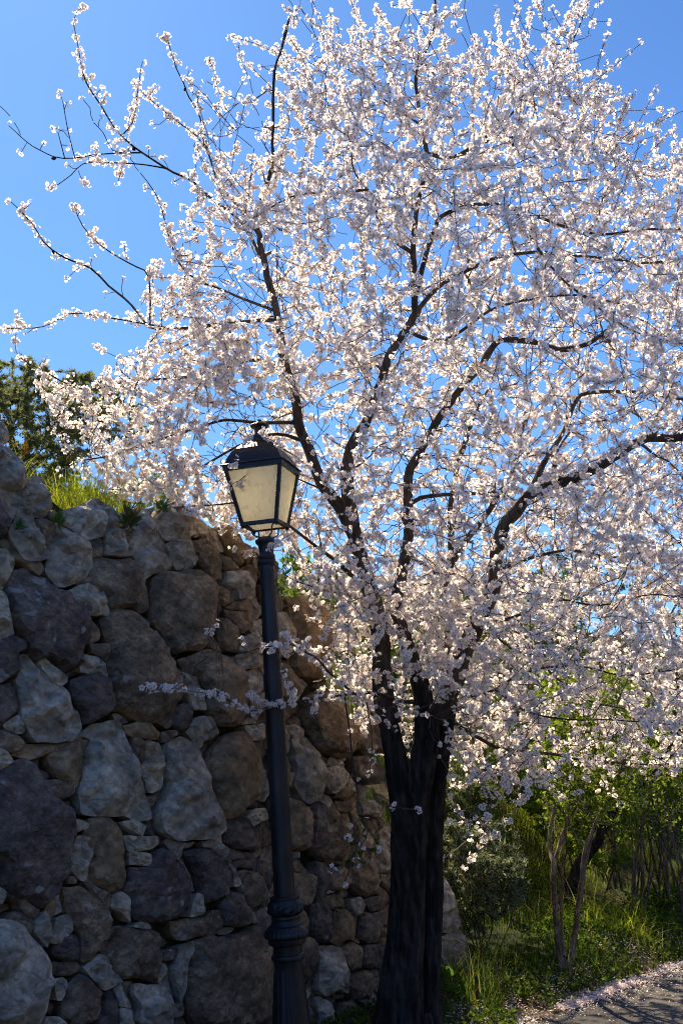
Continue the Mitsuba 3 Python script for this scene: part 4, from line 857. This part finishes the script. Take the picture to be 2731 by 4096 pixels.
def bushy(name, label, cat, base, size, n_stem, n_twig, n_leaf, leaf, col, other, rng, group=None, tmpl=(LEAFV, LEAFF), stem_r=0.012, bark='stem_bark', low=0.15, fill=0.55, twig_up=0.4, lumps=6):
    """a shrub: stems from the ground, twigs filling an uneven lumpy crown, leaves along the twigs"""
    key_ = key(name); lab(key_, label, cat, group); base = np.array(base); size = np.array(size)
    tr = Tree(); off = rng.uniform(0, 50)
    lump = unit(rng.normal(size=(lumps, 3)) * [1, 1, 0.7] + [0, 0, 0.3]) * 0.62
    def inside(q): # q in the unit crown: several overlapping lobes
        return (np.linalg.norm(q[:, None] - lump[None], axis=2) < 0.45).any(1) | (np.linalg.norm(q * [1, 1, 0.9], axis=1) < 0.55)
    q = rng.uniform(-1, 1, (n_twig * 9, 3)); q = q[inside(q)]; q = q[np.linalg.norm(q, axis=1) > fill * rng.uniform(0, 1, len(q))]
    c0 = base + [0, 0, size[2] * (low + (1 - low) / 2)]; half = size * [0.5, 0.5, (1 - low) / 2]
    pts = (c0 + q * half)[:n_twig]
    stems = []
    for k in range(n_stem):
        top = c0 + rng.uniform(-0.6, 0.6, 3) * half; b = base + np.r_[rng.normal(0, 0.06 * size[0], 2), -0.05]
        P = spline(np.array([[*b, stem_r], [*(b * 0.6 + top * 0.4 + np.r_[rng.normal(0, 0.05 * size[0], 2), 0.05]), stem_r * 0.8], [*top, stem_r * 0.4]]), 0.08)
        ids = tr.chain(P[:, :3], -1, P[:, 3]); stems.append((ids, P))
    grow(tr, pts, rng, reach=1.5 * size.max(), batch=60); r = radii(tr, 0.0016)
    mb = MB()
    for ids, P in stems: mb.put(*tube(P[:, :3], P[:, 3], 6))
    for par, ids in tr.chains[n_stem:]:
        P = np.array([tr.pos[i] for i in ids])
        if len(P) > 1: mb.put(*tube(P, np.minimum([r[i] for i in ids], stem_r * 0.5), 3, cap=False))
    k = mb.build('stems', bark, key_); lab(k, kind='stuff')
    if n_leaf:
        pos, par = np.array(tr.pos), np.array(tr.par); ns = sum(len(i) for i, _ in stems); cand = np.arange(ns, len(pos))
        w = np.array(r)[cand] < stem_r * 0.4; cand = cand[w]
        i = rng.choice(cand, n_leaf); p = pos[i] + (pos[par[i]] - pos[i]) * rng.uniform(0, 1, (n_leaf, 1)) + rng.normal(0, 0.35, (n_leaf, 3)) * leaf
        d = unit(np.array(tr.dir)[i] * 0.7 + rng.normal(0, 0.8, (n_leaf, 3)) + [0, 0, twig_up])
        v, f, c = leaves_mesh(p, d, leaf * rng.uniform(0.7, 1.3, n_leaf), tint(col, n_leaf, rng, 0.3, other, 0.25), rng, tmpl)
        k = add('foliage', (v, f), 'leaf', key_, color=c); lab(k, kind='stuff')
    return key_
G_LIT, G_MID, G_DARK, G_GREY, G_STRAW = (0.24, 0.31, 0.03), (0.105, 0.165, 0.020), (0.05, 0.092, 0.014), (0.24, 0.28, 0.16), (0.28, 0.22, 0.09)  # the lit green has sunlight put into its colour
# the dark bush and its neighbours on the terrace above the wall
b = at(150, 1900, 9.4); bushy('terrace_bush', 'dense dark green bush above the left end of the wall', 'bush', on_ground(b[0] - 0.45, 9.4), (3.3, 2.2, 1.7), 12, 2600, 170000, 0.030, (0.20, 0.235, 0.105), (0.26, 0.275, 0.12), rv, tmpl=(THINV * [1, 2.2, 1], THINF), low=0.05, lumps=9)
b = at(470, 1900, 9.8); bushy('terrace_bush', 'pale green bush behind the blossom on the terrace', 'bush', on_ground(b[0], 9.8), (1.7, 1.3, 1.05), 6, 500, 30000, 0.032, (0.19, 0.25, 0.10), (0.24, 0.28, 0.12), rv, tmpl=(THINV * [1, 2.2, 1], THINF), low=0.05)
b = at(530, 1800, 10.2); bushy('bare_shrub', 'leafless shrub of fine dark twigs against the sky above the wall', 'shrub', on_ground(b[0], 10.2), (1.7, 1.4, 1.7), 6, 420, 0, 0.1, G_MID, None, rv, stem_r=0.014, low=0.15)
# shrubs and low trees up the bank on the right
for i, (x, y, sx, sz, n, col, oth, lb) in enumerate([
        (2.35, 12.4, 2.3, 2.7, 9000, (0.17, 0.26, 0.03), (0.24, 0.32, 0.05), 'yellow green leafy shrub behind the small bare stemmed tree'),
        (3.7, 13.2, 2.4, 2.6, 9000, (0.13, 0.21, 0.03), (0.22, 0.30, 0.05), 'bright green shrub behind the leaning dark trunk'),
        (1.1, 14.2, 2.6, 2.6, 8000, (0.10, 0.16, 0.03), (0.18, 0.24, 0.05), 'mid green bush up the bank behind the almond trunk'),
        (-0.6, 14.6, 2.4, 2.0, 6000, (0.11, 0.17, 0.03), (0.2, 0.26, 0.05), 'green bush at the top of the bank behind the wall end'),
        (5.2, 15.4, 3.0, 3.2, 9000, (0.09, 0.145, 0.03), (0.17, 0.22, 0.05), 'tall dark green shrub at the right edge of the bank'),
        (3.2, 17.5, 3.6, 3.4, 8000, (0.10, 0.15, 0.035), (0.17, 0.21, 0.05), 'broad green shrub high on the bank under the skyline'),
        (6.4, 19.0, 3.6, 3.6, 7000, (0.10, 0.16, 0.04), (0.2, 0.25, 0.06), 'pale green tree crown farthest up the bank on the right')]):
    bushy('bank_shrub', lb, 'shrub', on_ground(x, y), (sx, sx * 0.95, sz), 6, 330, n, 0.075, col, oth, rv, group='shrubs up the bank', low=0.03, lumps=8)
b = hit(1965, 3850); bushy('broom_bush', 'grey green fine leaved bush beside the end of the wall', 'bush', on_ground(b[0], b[1] + 0.35), (1.35, 1.1, 1.3), 8, 700, 26000, 0.045, G_GREY, (0.07, 0.10, 0.05), rv, tmpl=(THINV * [1, 2, 1], THINF), low=0.0, stem_r=0.008)
b = hit(1860, 3560); bushy('broom_bush', 'dark low bush directly behind the large end stone of the wall', 'bush', on_ground(b[0], b[1] + 0.5), (1.3, 1.0, 1.0), 6, 420, 14000, 0.045, (0.13, 0.17, 0.08), (0.12, 0.15, 0.07), rv, tmpl=(THINV * [1, 2, 1], THINF), low=0.0, stem_r=0.008)
# thin twiggy shrubs by the road on the right
for (x, y, h, w, nl, lb) in [(2560, 3690, 1.75, 1.0, 260, 'tall shrub of pale bare stems right of the small tree'), (2690, 3640, 2.0, 1.1, 220, 'bare stemmed shrub at the right edge of the picture'), (2460, 3560, 1.7, 0.9, 300, 'twiggy shrub with a few leaves behind the leaning trunk foot'), (2790, 3720, 1.9, 1.1, 200, 'pale stemmed shrub just beyond the right edge shrub')]:
    b = hit(x, y); bushy('twiggy_shrub', lb, 'shrub', on_ground(b[0], b[1]), (w, w, h), 8, 210, nl, 0.05, G_LIT, None, rv, group='pale twiggy shrubs along the bank', stem_r=0.013, low=0.25)
# the small tree with three bare stems
SAP = 'small_tree'; lab(SAP, 'small multi stemmed tree with bare brown trunks and sparse green leaves at the roadside', 'tree')
cx = lambda x, y: (1931 + x / 1.96, 3000 + y / 1.96)
sb0 = hit(2262, 3930); SD = sb0[1]; sap = Tree()
for rows_ in ([(640, 1840, 27), (610, 1650, 22), (585, 1480, 17), (565, 1250, 14.5), (552, 1020, 13.5), (556, 880, 14), (522, 790, 11), (530, 600, 9.5), (590, 380, 8.5), (640, 190, 7), (690, -80, 5), (720, -420, 3)],
              [(556, 880, 10), (610, 710, 9), (660, 560, 8), (705, 450, 7), (800, 250, 5.5), (900, -50, 4), (930, -350, 2.5)],
              [(640, 1620, 9), (614, 1420, 8), (616, 1150, 7.5), (624, 850, 7), (650, 590, 5), (690, 400, 3)],
              [(660, 1830, 18), (690, 1640, 16), (722, 1450, 15), (742, 1250, 13), (770, 1050, 11), (795, 800, 9.5), (870, 600, 8), (930, 470, 7), (1030, 300, 5.5), (1120, 20, 4), (1180, -250, 2.5)],
              [(770, 1200, 7), (800, 950, 7), (830, 780, 7), (855, 680, 6), (890, 540, 4.5), (960, 420, 3)],
              [(800, 780, 6), (770, 740, 4.5), (720, 660, 3.2), (680, 600, 2)]):
    n = len(rows_); off = rv.uniform(-0.12, 0.12)
    P = spline(np.array([[*at(*cx(x, y), SD + off * k / n + 0.15 * math.sin(k)), r / 1.96 * SD / F * 1.5] for k, (x, y, r) in enumerate(rows_)]), 0.05)
    v, f = tube(P[:, :3], P[:, 3], 10); add('trunk', (rough(v, f, 0.006, 20, 3), f), 'lightened_bark', SAP, smooth=True); sap.chain(P[:, :3], -1, P[:, 3])
pts = sample_in([([(2160, 3280), (2130, 3000), (2200, 2700), (2450, 2650), (2640, 2850), (2660, 3100), (2560, 3250), (2400, 3300)], 380, SD + 0.1, 0.8)], rv)
n0 = len(sap.chains); grow(sap, pts, rv, reach=1.3); r_ = radii(sap, 0.0022)
mb = MB()
for par, ids in sap.chains[n0:]: mb.put(*tube(np.array([sap.pos[i] for i in ids]), [min(r_[i], 0.009) for i in ids], 4, cap=False))
k = mb.build('twigs', 'stem_bark', SAP); lab(k, kind='stuff')
cand = np.array([i for par, ids in sap.chains[n0:] for i in ids]); i = rv.choice(cand, 4200)
p = np.array(sap.pos)[i] + rv.normal(0, 0.03, (len(i), 3)); d = unit(rv.normal(size=(len(i), 3)) + [0, 0, 0.3])
v, f, c = leaves_mesh(p, d, 0.042 * rv.uniform(0.7, 1.3, len(i)), tint((0.18, 0.26, 0.03), len(i), rv, 0.35, (0.26, 0.33, 0.06), 0.3), rv)
k = add('foliage', (v, f), 'leaf', SAP, color=c); lab(k, kind='stuff')
# the leaning almond behind it
T2 = 'leaning_almond_tree'; lab(T2, 'second blossoming almond with a dark trunk leaning right behind the small tree', 'tree')
D2 = 11.6; t2 = Tree(); rows2 = []
for rows_ in ([(760, 900, 46), (830, 800, 42), (900, 715, 40), (965, 560, 37), (1050, 440, 34), (1150, 365, 28), (1300, 250, 24), (1420, 60, 18), (1500, -250, 12), (1540, -700, 7)],
              [(1120, 380, 20), (1080, 200, 17), (1020, -50, 13), (960, -400, 9), (900, -800, 5)], [(1300, 250, 16), (1420, 200, 13), (1600, 120, 9), (1800, -100, 6)], [(1020, -50, 10), (850, -200, 8), (700, -400, 6), (560, -600, 4)],
              [(1420, 60, 11), (1300, -250, 9), (1250, -600, 6), (1230, -1000, 4)], [(1080, 200, 14), (850, 80, 12), (600, -40, 11), (300, -200, 9), (0, -350, 7), (-300, -450, 5), (-700, -500, 3)], [(1420, 60, 11), (1600, -250, 8), (1800, -600, 5)]):
    n = len(rows_); dz = rv.uniform(-1.0, 1.2)
    P = spline(np.array([[*at(*cx(x, y), D2 + dz * k / n * (len(rows2) > 0)), r / 1.96 * D2 / F] for k, (x, y, r) in enumerate(rows_)]), 0.07)
    if not rows2: P = np.vstack([[*(P[0, :3] - [0.35, 0, 0.7]), P[0, 3] * 1.2], P])
    v, f = tube(P[:, :3], P[:, 3], 12); add('trunk' if not rows2 else 'limb', (rough(v, f, 0.012, 12, 8), f), 'trunk_bark', T2, smooth=True); rows2.append(P); t2.chain(P[:, :3], -1, P[:, 3])
pts = sample_in([([(1950, 2950), (1900, 2500), (2050, 2100), (2300, 1800), (2731, 1750), (3050, 2000), (3050, 2900), (2731, 3130), (2400, 3140), (2150, 3090)], 1000, 11.6, 1.3), ([(1300, 2950), (1280, 2600), (1400, 2350), (1700, 2250), (2100, 2200), (2100, 3000), (1900, 3080), (1600, 3050)], 620, 11.3, 1.2)], rv)
n0 = len(t2.chains); grow(t2, pts, rv, reach=1.4); r_ = radii(t2, 0.003)
mb = MB()
for par, ids in t2.chains[n0:]: mb.put(*tube(np.array([t2.pos[i] for i in ids]), [min(r_[i], 0.014) for i in ids], 3, cap=False))
k = mb.build('twigs', 'twig_bark', T2); lab(k, kind='stuff')
for ids in [c[1] for c in t2.chains[:n0]]:
    for i in ids: r_[i] = 1
fp, fd, fc = clusters(t2, r_, rv, 0.05, 0.02, bare=0.36)
v, f, col = flower_set(fp, fd, rv, 1.08); k = add('blossom', (v, f), 'petal', T2, color=col); lab(k, kind='stuff')
print('second tree blossoms', len(fp))
# grass and weeds
def scatter_ground(n, s0, s1, t0, t1, rng, keep=None):
    s, t = rng.uniform(s0, s1, n), rng.uniform(t0, t1, n); x, y = xy(s, t)
    e = edge_t(s); m = (t > e + 0.08 * rng.uniform(-1, 1, n) + 0.05) & ((s > 5.0) | (t < -0.05) | (t > 0.42))
    if keep is not None: m &= keep(s, t, x, y)
    x, y, s, t = x[m], y[m], s[m], t[m]
    return np.stack([x, y, ground(x, y) - 0.005], 1), s, t
def patch(p, sc, seed): return meshkit.fbm(np.c_[p[:, :2] * sc, 0 * p[:, 0]], 3, seed)
view = lambda s, t, x, y: (np.abs(x) < 0.42 * y + 0.9) & (y > 3.5)
p, s, t = scatter_ground(170000, 3.4, 17, -2.6, 7, rv, view); d = patch(p, 1.3, 31); keep = rv.uniform(size=len(p)) < np.clip((d - 0.3) * 3, 0.12, 1) * np.where(t < -0.8, 0.7, 1); p, d, t = p[keep], d[keep], t[keep]
h = (0.10 + 0.34 * np.clip((d - 0.35) * 2.2, 0, 1)) * rv.uniform(0.6, 1.3, len(p)) * np.clip(0.3 + (t + 1.6) * 0.9, 0.35, 1.1)
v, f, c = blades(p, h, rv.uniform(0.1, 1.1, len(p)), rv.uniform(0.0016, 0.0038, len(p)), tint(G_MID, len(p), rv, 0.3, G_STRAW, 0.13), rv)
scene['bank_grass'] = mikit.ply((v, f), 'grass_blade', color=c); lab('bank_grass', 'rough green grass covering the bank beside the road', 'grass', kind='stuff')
p, s, t = scatter_ground(90000, -3.5, 4.2, 0.42, 5.5, rv); d = patch(p, 1.5, 33); k_ = rv.uniform(size=len(p)) < np.clip((d - 0.25) * 3, 0.1, 1); p, d = p[k_], d[k_]
v, f, c = blades(p, (0.12 + 0.42 * d) * rv.uniform(0.6, 1.3, len(p)), rv.uniform(0.1, 0.9, len(p)), rv.uniform(0.002, 0.0042, len(p)), tint(G_LIT, len(p), rv, 0.25, G_STRAW, 0.12), rv)  # sunlit look comes from the brighter blade colour
scene['terrace_grass'] = mikit.ply((v, f), 'grass_blade', color=c); lab('terrace_grass', 'yellow green grass coloured as sunlit on the terrace above the wall', 'grass', kind='stuff')
p, s, t = scatter_ground(26000, 2.0, 9.0, -1.5, 0.2, rv, view); k_ = patch(p, 2.0, 35) > 0.42; p = p[k_]
n = len(p); v, f, c = leaves_mesh(p + np.c_[0 * p[:, :2], rv.uniform(0.01, 0.13, n)], unit(rv.normal(size=(n, 3)) + [0, 0, 0.7]), rv.uniform(0.018, 0.05, n), tint(G_DARK, n, rv, 0.3, G_MID, 0.35), rv, (LEAFV * [1, 1.5, 1], LEAFF))
scene['verge_weeds'] = mikit.ply((v, f), 'leaf', color=c); lab('verge_weeds', 'low dark green leafy weeds between the wall foot and the road', 'weeds', kind='stuff')
for i, (x, y, h, n, lb) in enumerate([(2040, 3440, 0.85, 120, 'tall arching yellow green grass left of the small tree'), (2140, 3360, 0.95, 130, 'tall grass clump close behind the left stem of the small tree'), (2300, 3520, 0.85, 110, 'arching grass clump between the stems of the small tree'), (2420, 3690, 0.5, 170, 'bright short grass clump right of the small tree'), (2540, 3780, 0.42, 190, 'sunlit grass clump at the road edge'), (2170, 3600, 0.7, 110, 'grass clump left of the small tree foot'), (1900, 3380, 0.8, 90, 'dark grass clump beside the dark trunk')]):
    b = hit(x, y); pp = np.c_[b[0] + rv.normal(0, 0.16, n), b[1] + rv.normal(0, 0.16, n)]; pp = np.c_[pp, ground(pp[:, 0], pp[:, 1])]
    v, f, c = blades(pp, h * rv.uniform(0.5, 1.15, n), rv.uniform(0.25, 1.3, n), rv.uniform(0.003, 0.0065, n), tint(G_LIT, n, rv, 0.2, G_STRAW, 0.1), rv, 5)
    k = key('tall_grass'); scene[k] = mikit.ply((v, f), 'grass_blade', color=c); lab(k, lb, 'grass', 'tall grass clumps on the bank')
for i, (x, y, Y, h, n, lb) in enumerate([(262, 2010, 6.75, 0.26, 150, 'grass tuft coloured as sunlit on the wall top beside the small left stone'), (345, 1990, 6.95, 0.42, 240, 'tallest bright yellow green grass tuft on the wall top'), (430, 2000, 7.15, 0.40, 220, 'bright grass tuft on the wall top behind the broad grey stone'), (640, 2020, 7.75, 0.25, 80, 'small grass tuft on the wall top left of the lamp')]):
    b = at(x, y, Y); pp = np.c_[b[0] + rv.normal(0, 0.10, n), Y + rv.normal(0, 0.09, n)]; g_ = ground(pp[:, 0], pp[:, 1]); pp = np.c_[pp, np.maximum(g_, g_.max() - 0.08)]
    v, f, c = blades(pp, h * rv.uniform(0.5, 1.15, n), rv.uniform(0.15, 0.9, n), rv.uniform(0.0025, 0.0045, n), tint((0.34, 0.42, 0.035), n, rv, 0.2, G_STRAW, 0.15), rv, 5)  # sunlight put into the blade colour, since blossom shades these tufts
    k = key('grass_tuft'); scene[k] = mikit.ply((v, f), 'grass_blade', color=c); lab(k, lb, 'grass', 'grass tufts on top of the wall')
# fallen petals drifted along the road edge
pv = np.array([[0, 0, 0], [0.6, 0.38, 0.12], [1, 0, 0.02], [0.6, -0.38, 0.10]]); pf = np.array([[0, 1, 2], [0, 2, 3]])
P_ = []
for n, s0, s1, c0, w in ((20000, 2.0, 12, 0.0, 0.055), (22000, 2.0, 12, 0.20, 0.28), (900, -1, 9, -0.5, 0.6)):
    s = rv.uniform(s0, s1, n); t = edge_t(s) + c0 + rv.normal(0, w, n); x, y = xy(s, t); P_.append(np.stack([x, y, ground(x, y)], 1))
p = np.vstack(P_); s, t = ((p[:, 0] - P0[0]) * U[0] + (p[:, 1] - P0[1]) * U[1], (p[:, 0] - P0[0]) * B[0] + (p[:, 1] - P0[1]) * B[1])
p = p[(t < 0.0) | (s > 5.0)]; p = p[rv.uniform(size=len(p)) < np.clip((patch(p, 2.2, 41) - 0.3) * 4, 0.1, 1)]
n = len(p); p[:, 2] += rv.uniform(0.012, 0.03, n) + np.where(((p[:, 0] - P0[0]) * B[0] + (p[:, 1] - P0[1]) * B[1]) > edge_t((p[:, 0] - P0[0]) * U[0] + (p[:, 1] - P0[1]) * U[1]) + 0.12, rv.uniform(0, 0.07, n), 0)
v, f = scatter(pv, pf, frames(unit(rv.normal(0, 0.35, (n, 3)) + [0, 0, 1]), rv), p, rv.uniform(0.013, 0.021, n))
scene['fallen_petals'] = mikit.ply((v, f), 'petal', color=np.repeat(tint((0.88, 0.80, 0.82), n, rv, 0.1), 4, axis=0)); lab('fallen_petals', 'drift of fallen pale pink petals along the road edge', 'petals', kind='stuff')
# plants rooted in the wall
def wall_spot(x, y, off): a, b = to_wall(x, y, off); return wall_pt(np.array([a]), np.array([b]), np.array([off]))[0]
finger = trimesh.creation.cone(0.13, 1.0, sections=5); FV, FF = np.array(finger.vertices), np.array(finger.faces)
for (x, y, n, r, tip, lb) in [(515, 2062, 120, 0.085, (0.42, 0.13, 0.10), 'red tipped succulent on top of the wall between two grey stones'), (228, 2070, 70, 0.06, (0.22, 0.34, 0.08), 'small green succulent in a wall joint below the left grass'), (72, 2092, 60, 0.045, (0.16, 0.26, 0.06), 'tiny green cushion plant at the left edge of the wall'), (648, 2016, 40, 0.07, (0.25, 0.36, 0.06), 'bright green tuft on the wall top under the blossom')]:
    o = wall_spot(x, y, 0.09); q = unit(rv.normal(size=(n, 3)) + WN * 0.7 + [0, 0, 0.5]); p = o + q * rv.uniform(0.1, 0.7, (n, 1)) * r + np.array([0, 0, -1.0]) * rv.uniform(0, 0.8, (n, 1)) * r
    v, f = scatter(FV, FF, frames(unit(q + [0, 0, 0.6]), rv), p, rv.uniform(0.5, 0.9, n) * r * 0.9)
    base = np.repeat(tint((0.12, 0.21, 0.05), n, rv, 0.25), len(FV), axis=0); hgt = np.tile(FV[:, 2], n)[:, None]; tp = np.repeat((rv.uniform(size=n) < 0.6), len(FV))[:, None]
    k = key('succulent_plant'); scene[k] = mikit.ply((v, f), 'leaf', color=np.where(tp, base * (1 - hgt) + np.array(tip) * hgt, base)); lab(k, lb, 'succulent', 'succulents growing on the wall')
o = at(95, 1835, 6.35); mb = MB(); P = spline(np.array([[*o, 0.004], [*(o + [0.01, 0, 0.06]), 0.004], [*(o + [0.012, 0, 0.1]), 0.003]]), 0.02)
FL = 'flower_stalk'; lab(FL, 'orange and yellow flower spike peeping over the left wall stones', 'flower')
v, f = tube(P[:, :3], P[:, 3], 6); add('stalk', (v, f), 'leaf', FL, color=np.tile([[0.15, 0.22, 0.05]], (len(v), 1)))
n = 40; q = unit(rv.normal(size=(n, 3)) + [0, 0, -0.3]); hh = rv.uniform(0.035, 0.11, n); v, f = scatter(FV, FF, frames(q, rv), o + np.c_[0.012 + 0 * hh, 0 * hh, hh], 0.02 + 0 * hh)
add('spike', (v, f), 'leaf', FL, color=np.repeat(np.where((hh > 0.07)[:, None], [0.75, 0.5, 0.05], [0.75, 0.17, 0.04]), len(FV), axis=0))
HEART = np.array([[0, 0, 0], [0.35, 0.48, 0.05], [0.75, 0.36, 0], [1.1, 0, -0.12], [0.75, -0.36, 0], [0.35, -0.48, 0.05], [0.45, 0, -0.06]]); HEARTF = np.array([[0, 6, 1], [1, 6, 2], [2, 6, 3], [3, 6, 4], [4, 6, 5], [5, 6, 0]])
for (x0, x1, y0, y1, n, sz, where, lb) in [(1394, 1456, 3300, 3450, 26, 0.05, 'w', 'heart leaved weed hanging from the wall left of the trunk'), (1485, 1525, 3345, 3410, 12, 0.05, 'w', 'small broad leaved weed on the wall touching the trunk'), (1735, 1830, 3900, 4010, 22, 0.085, 'g', 'broad leaved plant at the foot of the almond trunk'), (1700, 1790, 4030, 4096, 24, 0.06, 'g', 'low leafy weed below the almond trunk at the lower edge')]:
    k = key('leafy_weed'); lab(k, lb, 'weed', 'leafy weeds by the wall and trunk')
    xs, ys = rv.uniform(x0, x1, n), rv.uniform(y0, y1, n)
    if where == 'w': p = np.array([wall_spot(a, b_, 0.15 + rv.uniform(0, 0.05)) for a, b_ in zip(xs, ys)]); root = wall_spot((x0 + x1) / 2, y0, 0.06)
    else:
        root = hit((x0 + x1) / 2, y1 + 30); p = np.array([at(a, b_, root[1] + rv.uniform(-0.12, 0.12)) for a, b_ in zip(xs, ys)])
    d = unit(p - root + rv.normal(0, 0.05, p.shape) + WN * 0.08); mb = MB()
    for q in p: mb.put(*tube(np.array([root, (root + q) / 2 + [0, 0, 0.01], q]), 0.0018, 4, cap=False))
    kk = mb.build('stalks', 'twig_bark', k); lab(kk, kind='stuff')
    v, f, c = leaves_mesh(p, d, sz * rv.uniform(0.7, 1.2, n), tint((0.06, 0.12, 0.02), n, rv, 0.2), rv, (HEART, HEARTF)); kk = add('leaves', (v, f), 'leaf', k, color=c); lab(kk, kind='stuff')
